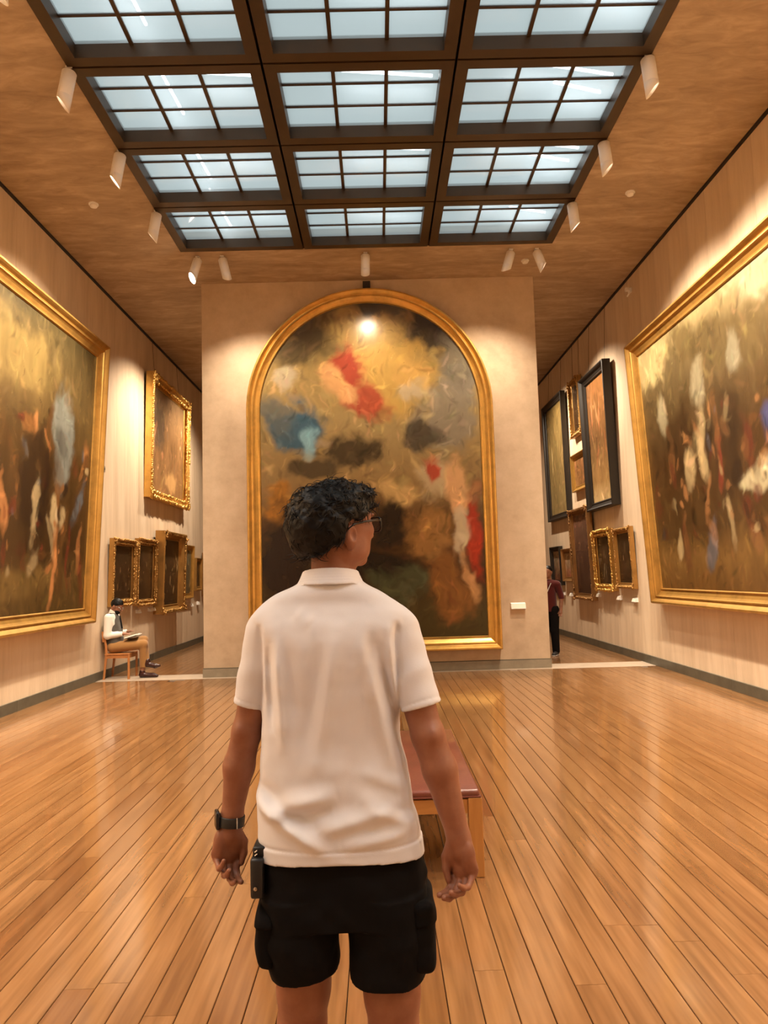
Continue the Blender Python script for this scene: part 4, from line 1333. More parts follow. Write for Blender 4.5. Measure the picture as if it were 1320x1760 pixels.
# --- polo shirt
def build_shirt():
    F = Field((-0.42, 1.66, 0.86), (0.20, 2.04, 1.60), 0.0034)
    back = [seg_ridge(*a) for a in (
        (-0.300, 1.030, -0.140, 0.925, 0.016, 0.0105), (-0.300, 1.060, -0.150, 0.968, 0.020, -0.006),
        (-0.262, 1.010, -0.110, 1.052, 0.022, 0.0085), (-0.262, 0.985, -0.120, 1.018, 0.016, -0.005),
        (-0.16, 0.968, 0.03, 1.012, 0.020, 0.0075), (-0.10, 0.935, 0.06, 0.955, 0.016, 0.005),
        (0.075, 0.965, -0.06, 1.045, 0.022, 0.006), (0.07, 0.985, -0.02, 1.03, 0.013, -0.0045), (0.06, 1.04, -0.05, 1.10, 0.02, 0.004),
        (-0.105, 1.420, -0.150, 1.130, 0.020, 0.0055), (-0.135, 1.400, -0.180, 1.140, 0.024, -0.0045),
        (-0.045, 1.400, 0.030, 1.080, 0.018, 0.0060), (-0.010, 1.380, 0.048, 1.120, 0.014, -0.0060),
        (-0.245, 1.400, -0.235, 1.150, 0.013, 0.0055), (-0.268, 1.390, -0.262, 1.200, 0.012, -0.005), (-0.215, 1.380, -0.205, 1.220, 0.016, -0.003),
        (0.020, 1.420, 0.035, 1.240, 0.011, 0.005), (-0.02, 1.42, -0.03, 1.30, 0.014, -0.003),
        (-0.292, 1.43, -0.297, 1.26, 0.008, -0.007), (0.040, 1.43, 0.050, 1.25, 0.008, -0.007), (-0.20, 1.47, -0.16, 1.44, 0.02, 0.003), (-0.19, 1.12, -0.08, 1.09, 0.03, 0.003))]
    def disp(X, Y, Z):
        f = 2.1 * sum(r(X, Z) for r in back)
        w = np.clip((1.87 - Y) / 0.08, 0, 1)
        d = f * w
        d = d + 0.0035 * noise3(X, Y, Z, 16, 3) + 0.0012 * noise3(X, Y, Z, 45, 4)
        # turned hem
        d = d + 0.0016 * (Z < 0.921) - 0.0016 * np.exp(-((Z - 0.923) / 0.003) ** 2)
        return d
    yc = 1.85
    sec = [(0.860, -0.306, 0.093, yc - 0.132, yc + 0.12), (0.895, -0.307, 0.090, yc - 0.130, yc + 0.12), (0.95, -0.307, 0.081, yc - 0.127, yc + 0.118), (1.00, -0.309, 0.070, yc - 0.122, yc + 0.118),
           (1.035, -0.310, 0.066, yc - 0.118, yc + 0.118), (1.09, -0.305, 0.058, yc - 0.114, yc + 0.118), (1.14, -0.301, 0.048, yc - 0.112, yc + 0.118), (1.20, -0.297, 0.046, yc - 0.114, yc + 0.12),
           (1.28, -0.296, 0.049, yc - 0.120, yc + 0.12), (1.35, -0.299, 0.054, yc - 0.124, yc + 0.115), (1.40, -0.305, 0.062, yc - 0.120, yc + 0.105), (1.435, -0.315, 0.077, yc - 0.108, yc + 0.09),
           (1.460, -0.315, 0.074, yc - 0.093, yc + 0.08), (1.485, -0.292, 0.044, yc - 0.080, yc + 0.07), (1.510, -0.255, 0.006, yc - 0.076, yc + 0.066), (1.532, -0.208, -0.034, yc - 0.067, yc + 0.062), (1.555, -0.184, -0.056, yc - 0.060, yc + 0.056), (1.575, -0.170, -0.068, yc - 0.055, yc + 0.05)]
    F.add(loft(sec, 2.5, disp, cap=False), 0.012)
    # sleeves
    def sleeve(a, b, ra, rb, seed):
        fn0, lo, hi = cone(a, b, ra, rb)
        a_, b_ = np.array(a), np.array(b)
        ax = (b_ - a_) / np.linalg.norm(b_ - a_); L = np.linalg.norm(b_ - a_)
        def fn(X, Y, Z):
            t = (X - a_[0]) * ax[0] + (Y - a_[1]) * ax[1] + (Z - a_[2]) * ax[2]
            d = fn0(X, Y, Z) - 0.004 * noise3(X, Y, Z, 22, seed) - 0.0022 * np.sin(70 * t + 26 * (X - Y)) * np.clip(1 - np.abs(t - 0.11) / 0.09, 0, 1)
            u = t - L
            d = d + 0.0012 * np.exp(-((u + 0.046) / 0.003) ** 2) - 0.0012 * (u > -0.046)
            return d
        return fn, lo, hi
    la, lb = (-0.283, 1.850, 1.418), (-0.3365, 1.868, 1.205)
    ra, rb = (0.045, 1.840, 1.410), (0.104, 1.795, 1.195)
    F.add(sleeve(la, lb, 0.0545, 0.0400, 11), 0.007)
    F.add(sleeve(ra, rb, 0.0560, 0.0485, 12), 0.007)
    # cut: hem, cuffs, neck
    X, Y, Z = F.ax[0][:, None, None], F.ax[1][None, :, None], F.ax[2][None, None, :]
    outer = F.V.copy()
    def plane(p, nrm):
        nrm = np.array(nrm, float); nrm /= np.linalg.norm(nrm)
        return (X - p[0]) * nrm[0] + (Y - p[1]) * nrm[1] + (Z - p[2]) * nrm[2]
    V = np.maximum(outer, -(outer + 0.0135))
    V = np.maximum(V, 0.892 + 0.012 * np.cos((X + 0.11) * 8) - 0.010 - Z)
    lax = np.array(lb) - np.array(la); rax = np.array(rb) - np.array(ra)
    left = (X < -0.285) & (Z < 1.30) & (Z > 1.12)
    right = (X > 0.040) & (Z < 1.30) & (Z > 1.12)
    torso_l = (X > -0.297 - 0.004)
    pl = plane((-0.331, 1.866, 1.236), (-0.25, 0.05, -1.0))
    pr = plane((0.098, 1.80, 1.231), (0.24, -0.1, -1.0))
    seam_l = -0.299 + 0.0 * Z; seam_r = 0.0475 + 0.0 * Z
    V = np.where((X < seam_l) & (Z < 1.29) & (Z > 1.15), np.maximum(V, pl), V)
    V = np.where((X > seam_r) & (Z < 1.29) & (Z > 1.15), np.maximum(V, pr), V)
    nk = np.sqrt(((X + 0.117) / 0.064) ** 2 + ((Y - 1.856) / 0.062) ** 2) - 1
    V = np.where(Z > 1.49, np.maximum(V, -nk * 0.064), V)
    V = np.maximum(V, Z - 1.553)
    F.V = V.astype(np.float32)
    me, pos = F.mesh('polo_shirt', MAN)
    sh = link('polo_shirt', me, m_shirt, man)
    # collar, folded over, higher at the nape
    G = Field((-0.24, 1.74, 1.46), (0.01, 1.97, 1.60), 0.0026)
    X, Y, Z = G.ax[0][:, None, None], G.ax[1][None, :, None], G.ax[2][None, None, :]
    z = Z + 0.16 * (Y - 1.79) * (Y > 1.79) + 0.25 * np.maximum(Y - 1.86, 0)
    t = np.clip((1.572 - z) / 0.042, -0.2, 1.2)
    a = 0.0715 + 0.0185 * t ** 1.3 * (t > 0) if False else 0.0700 + 0.0200 * np.clip(t, 0, 1.2) ** 1.25
    b = 0.0660 + 0.0190 * np.clip(t, 0, 1.2) ** 1.25
    q = np.sqrt(((X + 0.121) / a) ** 2 + ((Y - 1.853) / b) ** 2) - 1
    d = q * 0.07
    edge = 0.0012 * np.exp(-((z - 1.5365) / 0.0022) ** 2)
    d = np.maximum(d - 0.0004 * np.sin(z * 900), -(d + 0.0070))
    d = np.maximum(d, np.maximum(z - 1.571, 1.5315 - z))
    d = smin(d, np.full_like(d, 1.0), 0.001)
    G.V = (d - 0.0008).astype(np.float32)
    cme, _ = G.mesh('collar', MAN)
    link('collar', cme, m_shirt, sh)
build_shirt()

# --- shorts with cargo pockets
def build_shorts():
    F = Field((-0.36, 1.66, 0.53), (0.16, 2.03, 0.97), 0.0036)
    yc = 1.85
    def disp(X, Y, Z):
        return 0.014 * noise3(X, Y, Z, 12, 8) + 0.006 * noise3(X, Y, Z, 30, 9)
    F.add(loft([(0.740, -0.309, 0.090, yc - 0.120, yc + 0.108), (0.76, -0.308, 0.090, yc - 0.122, yc + 0.110), (0.82, -0.303, 0.086, yc - 0.122, yc + 0.108), (0.90, -0.296, 0.078, yc - 0.112, yc + 0.10), (0.955, -0.292, 0.072, yc - 0.105, yc + 0.10)], 2.6, disp), 0.02)
    F.add(loft([(0.555, -0.270, -0.128, yc - 0.078, yc + 0.092), (0.575, -0.270, -0.125, yc - 0.080, yc + 0.092), (0.62, -0.284, -0.119, yc - 0.094, yc + 0.098), (0.70, -0.307, -0.116, yc - 0.110, yc + 0.104), (0.80, -0.307, -0.10, yc - 0.114, yc + 0.104)], 2.3, disp), 0.012)
    F.add(loft([(0.540, -0.070, 0.066, yc - 0.105, yc + 0.068), (0.56, -0.074, 0.068, yc - 0.106, yc + 0.068), (0.60, -0.090, 0.080, yc - 0.112, yc + 0.080), (0.70, -0.098, 0.094, yc - 0.116, yc + 0.100), (0.80, -0.11, 0.09, yc - 0.116, yc + 0.102)], 2.3, disp), 0.012)
    X, Y, Z = F.ax[0][:, None, None], F.ax[1][None, :, None], F.ax[2][None, None, :]
    V = F.V
    # leg openings: hems tilt, hollow from below
    hl = 0.614 + 0.10 * (X + 0.20) * 1.2 + 0.0 * Y
    hr = 0.603 - 0.10 * (X - 0.0) * 0.3 + 0.0 * Y
    hem = np.where(X < -0.105, hl, hr)
    inner = V + 0.008
    V = np.where(Z < 0.70, np.maximum(V, -inner), V)
    V = np.maximum(V, hem - Z)
    F.V = V.astype(np.float32)
    me, _ = F.mesh('shorts', MAN)
    s = link('shorts', me, m_short, man)
    for nm, c, r in (('L', (-0.286, 1.845, 0.712), (0.024, 0.088, 0.072)), ('R', (0.082, 1.840, 0.706), (0.030, 0.090, 0.078))):
        P = Field(np.array(c) - np.array(r) - 0.02, np.array(c) + np.array(r) + 0.02, 0.0036)
        X, Y, Z = P.ax[0][:, None, None], P.ax[1][None, :, None], P.ax[2][None, None, :]
        q = (np.abs((X - c[0]) / r[0]) ** 3.2 + np.abs((Y - c[1]) / r[1]) ** 6 + np.abs((Z - c[2]) / r[2]) ** 6) ** (1 / 4.5)
        P.V = ((q - 1) * 0.02 + 0.006 * noise3(X, Y, Z, 20, 5) - 0.0015 * (Z > c[2] + 0.035)).astype(np.float32)
        pm, _ = P.mesh('cargo_pocket', MAN)
        link('cargo_pocket', pm, m_short, s)
build_shorts()

# --- hair: a tousled mass with loose curls
def build_hair():
    F = Field(HC - 0.16, HC + 0.16, 0.0028)
    X, Y, Z = F.ax[0][:, None, None], F.ax[1][None, :, None], F.ax[2][None, None, :]
    pf = (X - HC[0]) * fd[0] + (Y - HC[1]) * fd[1]
    pr = (X - HC[0]) * rd[0] + (Y - HC[1]) * rd[1]
    pu = Z - HC[2] + 0 * X
    d = ell(HP(-0.012, -0.002, 0.026), (0.112, 0.092, 0.090), HAX)[0](X, Y, Z)
    d = smin(d, ell(HP(-0.052, -0.010, -0.008), (0.080, 0.088, 0.086), HAX)[0](X, Y, Z), 0.03)
    d = smin(d, ell(HP(0.050, 0.0, 0.078), (0.058, 0.066, 0.030), HAX)[0](X, Y, Z), 0.03)
    d = smin(d, ell(HP(-0.046, 0.0, -0.058), (0.050, 0.058, 0.040), HAX)[0](X, Y, Z), 0.03)
    big = noise3(X, Y, Z, 34, 1); mid = noise3(X, Y, Z, 75, 2); fin = noise3(X, Y, Z, 150, 6)
    amt = np.clip((pu + 0.05) / 0.08, 0.45, 1)
    d = d - (0.016 * big + 0.008 * mid + 0.004 * fin) * amt
    # hairline: behind the ear, over the ear, up to the fringe
    line = -0.036 + np.clip(pu + 0.030, -0.06, 0.2) * 1.15 + 0.004 * mid * 2
    line = np.where(pu > 0.040, line + (pu - 0.040) * 3.0, line)
    d = np.maximum(d, (pf - line) * 0.75)
    d = np.maximum(d, -0.086 - pu + 0.15 * (pf + 0.05) + 0.006 * mid)
    for s_ in (-1, 1):      # hair stays clear of the ears
        e = HP(-0.010, s_ * 0.084, -0.026)
        d = np.maximum(d, -ell(e, (0.032, 0.030, 0.042), HAX)[0](X, Y, Z))
    F.V = d.astype(np.float32)
    me, pos = F.mesh('hair', MAN)
    h = link('hair', me, m_hair, man)
    # loose locks
    rnd = random.Random(5)
    nr = np.empty(len(pos) * 3, np.float32)
    me.vertices.foreach_get('normal', nr)
    nr = nr.reshape(-1, 3)
    mb = MB()
    loc = pos + MAN - HC
    pfv = loc @ fd; puv = loc[:, 2]
    ok = np.where((puv > -0.075) & (np.abs(nr).sum(1) > 0))[0]
    for k in range(1500):
        i = int(ok[rnd.randrange(len(ok))])
        p = Vector(pos[i]); nn = Vector(nr[i])
        if nn.length < 0.5: continue
        top = max(0.0, min(1.0, (puv[i] - 0.0) / 0.08))
        flow = Vector((-fd[0] * 0.2 + rnd.uniform(-1, 1), -fd[1] * 0.2 + rnd.uniform(-1, 1), -0.9 + 0.9 * top + rnd.uniform(-0.5, 0.5)))
        tng = (flow - nn * flow.dot(nn))
        if tng.length < 1e-3: continue
        tng.normalize()
        bi = nn.cross(tng)
        L = rnd.uniform(0.020, 0.045); w = rnd.uniform(0.002, 0.007); ph = rnd.uniform(0, 6.28); lift = rnd.uniform(0.0, 0.007) * (0.4 + top)
        pts, rs = [], []
        base = rnd.uniform(0.0010, 0.0019)
        for s in range(6):
            t = s / 5
            pts.append(p - nn * 0.003 + tng * (L * t) + bi * (w * math.sin(ph + t * 4.5)) + nn * (lift * math.sin(math.pi * min(t * 1.1, 1)) + 0.002 * math.cos(ph + t * 5) - 0.010 * t * t * (1 - 0.5 * top)))
            rs.append(base * (1 - 0.8 * t))
        mb.tube(pts, rs, 4, False)
    mb.build('loose_lock', m_hair, h, True)['kind'] = 'stuff'
build_hair()

# --- spectacles
def build_glasses():
    g = MB()
    def rim(sr):
        pts = []
        for k in range(28):
            a = 2 * math.pi * k / 28
            c, s = math.cos(a), math.sin(a)
            e = 0.55
            x = 0.0255 * math.copysign(abs(c) ** e, c); z = 0.0185 * math.copysign(abs(s) ** e, s)
            pts.append(HP(0.104 - 0.10 * abs(sr * 0.034 + x) * 0.9 ** 1, sr * 0.034 + x, 0.006 + z) - MAN)
        return pts
    root = None
    parts = []
    for sr in (1, -1):
        pts = rim(sr)
        mb = MB(); mb.tube([tuple(p) for p in pts] + [tuple(pts[0]), tuple(pts[1])], 0.0029, 6, False)
        parts.append(mb)
    fr = MB()
    for mb in parts: fr.add(mb.v, mb.f)
    fr.tube([tuple(HP(0.104, -0.009, 0.012) - MAN), tuple(HP(0.107, 0, 0.015) - MAN), tuple(HP(0.104, 0.009, 0.012) - MAN)], 0.002, 6)
    fo = fr.build('spectacle_frame', m_glass_frame, man, True)
    for sr in (1, -1):
        MB().tube([tuple(HP(0.096, sr * 0.060, 0.016) - MAN), tuple(HP(0.086, sr * 0.070, 0.016) - MAN), tuple(HP(0.03, sr * 0.078, 0.010) - MAN), tuple(HP(-0.012, sr * 0.080, 0.001) - MAN), tuple(HP(-0.03, sr * 0.078, -0.012) - MAN)], [0.0030, 0.0034, 0.0030, 0.0026, 0.0020], 6).build('temple_arm', m_glass_frame, fo, True)
        pts = rim(sr)
        MB().add([tuple(p) for p in pts], [tuple(range(len(pts)))]).build('lens', m_lens, fo)
build_glasses()

# --- wrist strap
def strap(c, ax, rx, ry, hgt, mat, name):
    ax = Vector(ax).normalized()
    u = Vector((0.92, 0.39, 0)); u = (u - ax * u.dot(ax)).normalized(); v = ax.cross(u)
    prof = [(0.0, -hgt / 2), (0.0026, -hgt / 2), (0.0032, -hgt / 2 + 0.0015), (0.0032, hgt / 2 - 0.0015), (0.0026, hgt / 2), (0.0, hgt / 2)]
    n = 40
    vs, fs = [], []
    for (o, w) in prof:
        for k in range(n):
            a = 2 * math.pi * k / n
            p = Vector(c) + u * ((rx + o) * math.cos(a)) + v * ((ry + o) * math.sin(a)) + ax * w
            vs.append(tuple(p - Vector(MAN)))
    m = len(prof)
    for i in range(m):
        for k in range(n):
            fs.append((i * n + k, i * n + (k + 1) % n, ((i + 1) % m) * n + (k + 1) % n, ((i + 1) % m) * n + k))
    return MB().add(vs, fs).build(name, mat, man, True)
wc = (-0.3812, 1.871, 0.955)
st = strap(wc, (-0.10, -0.02, -1), 0.0300, 0.0295, 0.024, m_watch, 'wrist_strap')
Mx = Matrix.Translation(Vector(wc) - Vector(MAN) + Vector((-0.031, -0.010, 0.006))) @ Matrix.Rotation(math.radians(20), 4, 'Z')
MB().box(-0.007, 0.004, -0.019, 0.019, -0.021, 0.021, 0.004, Mx).build('watch_case', m_glass_frame, st, True)
Mx = Matrix.Translation(Vector(wc) - Vector(MAN) + Vector((0.0185, -0.0262, 0.0))) @ Matrix.Rotation(math.radians(40), 4, 'Z')
MB().box(-0.0016, 0.0016, -0.002, 0.0016, -0.0135, 0.0135, 0.0006, Mx).build('strap_buckle', m_steel, st)
# --- belt pouch on the left hip
pb = MB().box(-0.030, 0.000, -0.045, 0.045, 0.0, 0.090, 0.006, Matrix.Translation(Vector((-0.286, 1.80, 0.812)) - Vector(MAN))).build('belt_pouch', m_pouch, man, True)
MB().box(-0.026, 0.004, -0.030, 0.030, 0.088, 0.112, 0.004, Matrix.Translation(Vector((-0.286, 1.80, 0.812)) - Vector(MAN))).build('clip', m_pouch, pb, True)
MB().lathe([(0.0, -0.004), (0.0045, -0.003), (0.0045, 0.001), (0.0, 0.001)], 10, Matrix.Translation(Vector((-0.303, 1.752, 0.838)) - Vector(MAN)) @ Matrix.Rotation(math.radians(-90), 4, 'X')).build('snap_button', m_steel, pb)
for zz in (0.906, 0.914):
    MB().tube([Vector((-0.306, 1.766, zz)) - Vector(MAN), Vector((-0.300, 1.766, zz + 0.004)) - Vector(MAN)], 0.0018, 6).build('clip_ring', m_steel, pb)
# --- shoes (below the picture, he stands on them)
m_shoe = plain('dark_sneaker', (0.03, 0.03, 0.032), 0.6)
for cx, cy in ((-0.209, 1.872), (0.005, 1.782)):
    F = Field((cx - 0.08, cy - 0.10, -0.012), (cx + 0.08, cy + 0.24, 0.14), 0.0045)
    F.add(cone((cx, cy - 0.03, 0.045), (cx, cy + 0.17, 0.036), 0.045, 0.040), 0.02)
    F.add(cone((cx, cy, 0.06), (cx, cy + 0.01, 0.10), 0.046, 0.046), 0.02)
    Z = F.ax[2][None, None, :]
    F.V = np.maximum(F.V, np.maximum(0.004 - Z, Z - 0.115)).astype(np.float32)
    me, _ = F.mesh('shoe', MAN)
    so = link('shoe', me, m_shoe, man)
    vs = []
    n = 28
    for z in (0.0, 0.022):
        for k in range(n):
            a = 2 * math.pi * k / n
            vs.append((cx + 0.046 * math.cos(a) - MAN[0], cy + 0.072 + 0.148 * math.sin(a) - MAN[1], z))
    fs = [(k, (k + 1) % n, n + (k + 1) % n, n + k) for k in range(n)] + [tuple(range(n)), tuple(range(n, 2 * n))]
    MB().add(vs, fs).build('sole', m_sole, so)

# ------------------------------------------------------------------ seated attendant on his chair
def build_chair():
    c = empty('wooden_chair', (-4.24, 12.12, 0))
    mw = wood('chair_wood', (0.33, 0.12, 0.035), (0.44, 0.18, 0.055), (6, 6, 1.0), 0.4)
    for y in (-0.19, 0.19):
        MB().tube([(0.185, y, 0.0), (0.185, y, 0.395)], 0.020, 8).build('leg', mw, c)
        MB().tube([(-0.215, y, 0.0), (-0.175, y, 0.40), (-0.185, y, 0.55), (-0.225, y, 0.76)], [0.018, 0.021, 0.020, 0.017], 8).build('leg', mw, c)
    MB().box(-0.20, 0.20, -0.21, 0.21, 0.385, 0.412, 0.008).build('seat', mw, c)
    for y in (-0.19, 0.19): MB().box(-0.17, 0.18, y - 0.011, y + 0.011, 0.335, 0.388).build('seat_rail', mw, c)
    MB().box(0.170, 0.196, -0.18, 0.18, 0.335, 0.388).build('seat_rail', mw, c)
    MB().add([(-0.232, -0.21, 0.60), (-0.232, 0.21, 0.60), (-0.248, 0.21, 0.765), (-0.248, -0.21, 0.765), (-0.206, -0.21, 0.60), (-0.206, 0.21, 0.60), (-0.222, 0.21, 0.765), (-0.222, -0.21, 0.765)],
             [(0, 1, 2, 3), (4, 7, 6, 5), (0, 4, 5, 1), (1, 5, 6, 2), (2, 6, 7, 3), (3, 7, 4, 0)]).build('backrest', mw, c)
    tag(c, 'plain reddish wooden chair against the left wall under the attendant', 'chair')
build_chair()

def build_guard():
    G = np.array([-4.30, 12.12, 0.0])
    g = empty('person', tuple(G))
    tag(g, 'seated man in grey waistcoat and ochre trousers, legs crossed, reading a book', 'person')
    yn, yf = 12.12 - 0.17, 12.12 + 0.17      # near and far shoulder
    def hand_small(F, p, dr):
        p = np.array(p, float); dr = np.array(dr, float); dr /= np.linalg.norm(dr)
        sd = np.array([0, 1.0, 0])
        F.add(ell(p + dr * 0.035, (0.045, 0.036, 0.017)), 0.012)
        for i, o in enumerate((-0.027, -0.009, 0.009, 0.026)):
            b = p + dr * 0.07 + sd * o
            F.add(cone(b, b + dr * (0.05 - 0.006 * abs(i - 1)) + np.array([0, 0, -0.018]), 0.0095, 0.008), 0.004)
        F.add(cone(p + dr * 0.02 + sd * 0.02, p + dr * 0.065 + sd * 0.05, 0.012, 0.009), 0.006)
    F = Field((-4.58, 11.80, -0.01), (-3.55, 12.44, 1.34), 0.0062)
    hc = np.array([-4.315, 12.12, 1.165])
    pt = math.radians(32)
    f2 = np.array([math.cos(pt), -0.12, -math.sin(pt)]); f2 /= np.linalg.norm(f2)
    r2 = np.array([-0.12, -1, 0.0]); r2 -= f2 * (r2 @ f2); r2 /= np.linalg.norm(r2)
    u2 = np.cross(r2, f2); u2 = -u2 if u2[2] < 0 else u2
    A = np.array([f2, r2, u2])
    def gp(a, b, c): return hc + f2 * a + r2 * b + u2 * c
    F.add(ell(gp(-0.01, 0, 0.025), (0.098, 0.076, 0.092), A), 0.01)
    F.add(ell(gp(0.035, 0, -0.045), (0.058, 0.056, 0.070), A), 0.02)
    F.add(ell(gp(0.070, 0, -0.088), (0.020, 0.026, 0.020), A), 0.02)
    F.add(cone(gp(0.088, 0, 0.015), gp(0.112, 0, -0.022), 0.010, 0.013), 0.012)
    F.add(ell(gp(0.088, 0, -0.052), (0.012, 0.024, 0.010), A), 0.008)
    for s in (-1, 1):
        F.add(ell(gp(-0.008, s * 0.078, -0.012), (0.022, 0.010, 0.033), A), 0.006)
        F.cut(ell(gp(0.098, s * 0.032, 0.014), (0.020, 0.018, 0.012), A), 0.01)
    F.add(cone((-4.375, 12.12, 1.01), gp(-0.02, 0, -0.05), 0.058, 0.054), 0.02)
    F.add(loft([(0.44, -4.44, -4.22, 11.99, 12.25), (0.62, -4.45, -4.25, 12.0, 12.24), (0.85, -4.475, -4.27, 11.98, 12.26), (1.0, -4.45, -4.30, 11.98, 12.26)]), 0.03)
    for yy, hy in ((yn, -1), (yf, 1)):
        F.add(cone((-4.395, yy, 0.985), (-4.40, yy - 0.02 * -hy, 0.70), 0.048, 0.042), 0.02)
        F.add(cone((-4.40, yy, 0.70), (-4.18, yy - hy * 0.08, 0.715), 0.040, 0.028), 0.015)
    hand_small(F, (-4.18, yn + 0.08, 0.715), (1, 0.1, 0.02))
    hand_small(F, (-4.18, yf - 0.08, 0.735), (1, -0.1, 0.25))
    # legs: one down, one crossed over it
    F.add(cone((-4.34, 12.03, 0.50), (-3.86, 12.05, 0.545), 0.080, 0.058), 0.02)
    F.add(cone((-3.86, 12.05, 0.545), (-3.875, 12.06, 0.10), 0.055, 0.038), 0.02)
    F.add(cone((-4.34, 12.20, 0.50), (-3.875, 12.12, 0.60), 0.080, 0.056), 0.02)
    F.add(cone((-3.875, 12.12, 0.60), (-3.80, 12.06, 0.24), 0.052, 0.036), 0.01)
    F.add(cone((-3.875, 12.06, 0.06), (-3.75, 12.06, 0.035), 0.032, 0.026), 0.02)
    F.add(cone((-3.80, 12.06, 0.22), (-3.70, 12.05, 0.185), 0.030, 0.026), 0.02)
    me, _ = F.mesh('body', G); link('body', me, m_skin2, g)
    def garment(name, mat, prims, cutfn=None, h=0.006, box=((-4.58, 11.80, -0.01), (-3.55, 12.44, 1.34)), parent=None):
        K = Field(box[0], box[1], h)
        for p, k in prims: K.add(p, k)
        if cutfn is not None:
            X, Y, Z = K.ax[0][:, None, None], K.ax[1][None, :, None], K.ax[2][None, None, :]
            K.V = np.maximum(K.V, cutfn(X, Y, Z)).astype(np.float32)
        me, _ = K.mesh(name, G)
        return link(name, me, mat, parent or g)
    wv = lambda sd: (lambda X, Y, Z: 0.010 * noise3(X, Y, Z, 14, sd))
    shirt_p = [(cone((-4.395, yn, 0.99), (-4.405, yn - 0.01, 0.70), 0.063, 0.060), 0.02), (cone((-4.405, yn - 0.01, 0.70), (-4.20, yn + 0.07, 0.715), 0.056, 0.040), 0.02),
               (cone((-4.395, yf, 0.99), (-4.405, yf + 0.01, 0.70), 0.063, 0.060), 0.02), (cone((-4.405, yf + 0.01, 0.70), (-4.20, yf - 0.07, 0.735), 0.056, 0.040), 0.02),
               (loft([(0.58, -4.455, -4.225, 11.985, 12.255), (0.80, -4.480, -4.245, 11.975, 12.265), (0.95, -4.475, -4.280, 11.955, 12.285), (1.02, -4.45, -4.31, 11.99, 12.25), (1.055, -4.425, -4.325, 12.06, 12.18)], 2.4, wv(2)), 0.03),
               (cone((-4.385, 12.12, 1.045), (-4.365, 12.12, 1.085), 0.066, 0.066), 0.01)]
    m_ws = cloth('white_dress_shirt', (0.74, 0.70, 0.63), 0.85, 400)
    garment('dress_shirt', m_ws, shirt_p, lambda X, Y, Z: np.maximum(X + 4.185 + 0 * Z + 0 * Y, Z - 1.098 - 0.5 * (-(X + 4.37))))
    m_ves = cloth('dark_grey_waistcoat', (0.075, 0.065, 0.055), 0.85, 400)
    garment('waistcoat', m_ves, [(loft([(0.50, -4.46, -4.19, 11.965, 12.275), (0.62, -4.475, -4.215, 11.97, 12.27), (0.80, -4.495, -4.235, 11.965, 12.275), (0.95, -4.488, -4.270, 11.98, 12.26), (1.03, -4.465, -4.31, 12.02, 12.22), (1.065, -4.43, -4.33, 12.06, 12.18)], 2.5, wv(3)), 0.01)])
    MB().add([(-4.262 - G[0], -0.016, 1.01), (-4.262 - G[0], 0.016, 1.01), (-4.222 - G[0], 0.020, 0.80), (-4.222 - G[0], -0.020, 0.80), (-4.272 - G[0], -0.016, 1.01), (-4.272 - G[0], 0.016, 1.01), (-4.236 - G[0], 0.02, 0.80), (-4.236 - G[0], -0.02, 0.80)],
             [(0, 1, 2, 3), (4, 7, 6, 5), (0, 4, 5, 1), (1, 5, 6, 2), (2, 6, 7, 3), (3, 7, 4, 0)]).build('necktie', m_short, g)
    m_tr = cloth('ochre_trousers', (0.30, 0.145, 0.040), 0.85, 400)
    garment('trousers', m_tr, [(cone((-4.34, 12.03, 0.505), (-3.86, 12.05, 0.535), 0.094, 0.074), 0.03), (cone((-3.86, 12.05, 0.535), (-3.865, 12.06, 0.17), 0.070, 0.056), 0.02),
                               (cone((-4.34, 12.20, 0.505), (-3.87, 12.12, 0.600), 0.094, 0.070), 0.02), (cone((-3.87, 12.12, 0.60), (-3.815, 12.07, 0.27), 0.064, 0.050), 0.006),
                               (ell((-4.36, 12.12, 0.51), (0.11, 0.16, 0.095)), 0.03)], lambda X, Y, Z: np.maximum(0.165 + 0 * X + 0 * Y - Z, 0.418 - Z - 10 * np.maximum(X + 4.06, 0)))
    m_oxf = plain('oxblood_shoe_leather', (0.035, 0.010, 0.008), 0.25)
    for a, b, t in (((-3.885, 12.06, 0.045), (-3.70, 12.06, 0.034), (-3.64, 12.06, 0.026)), ((-3.80, 12.06, 0.215), (-3.665, 12.05, 0.185), (-3.60, 12.05, 0.188))):
        sh = garment('shoe', m_oxf, [(cone(a, b, 0.044, 0.037), 0.02), (cone(b, t, 0.036, 0.022), 0.02), (cone(np.array(a), np.array(a) + np.array([0.005, 0, 0.05]), 0.044, 0.045), 0.02)],
                     lambda X, Y, Z, z0=(0.004 if a[2] < 0.1 else 0.0): z0 - Z + 0 * X + 0 * Y, 0.005, ((-3.96, 11.98, -0.01), (-3.54, 12.15, 0.32)))
    K = Field(hc - 0.15, hc + 0.15, 0.005)
    X, Y, Z = K.ax[0][:, None, None], K.ax[1][None, :, None], K.ax[2][None, None, :]
    pf = (X - hc[0]) * f2[0] + (Y - hc[1]) * f2[1] + (Z - hc[2]) * f2[2]
    pu = (X - hc[0]) * u2[0] + (Y - hc[1]) * u2[1] + (Z - hc[2]) * u2[2]
    d = ell(gp(-0.014, 0, 0.030), (0.106, 0.083, 0.098), A)[0](X, Y, Z) - 0.008 * noise3(X, Y, Z, 40, 4)
    d = np.maximum(d, pf - (0.0 + (pu - 0.0) * 1.1)); d = np.maximum(d, -0.055 - pu)
    beard = ell(gp(0.050, 0, -0.070), (0.052, 0.058, 0.050), A)[0](X, Y, Z)
    K.V = d.astype(np.float32)
    me, _ = K.mesh('hair', G); link('hair', me, m_hair, g)
    K.V = np.maximum(beard, np.maximum(pu + 0.045, -(pf - 0.0))).astype(np.float32)
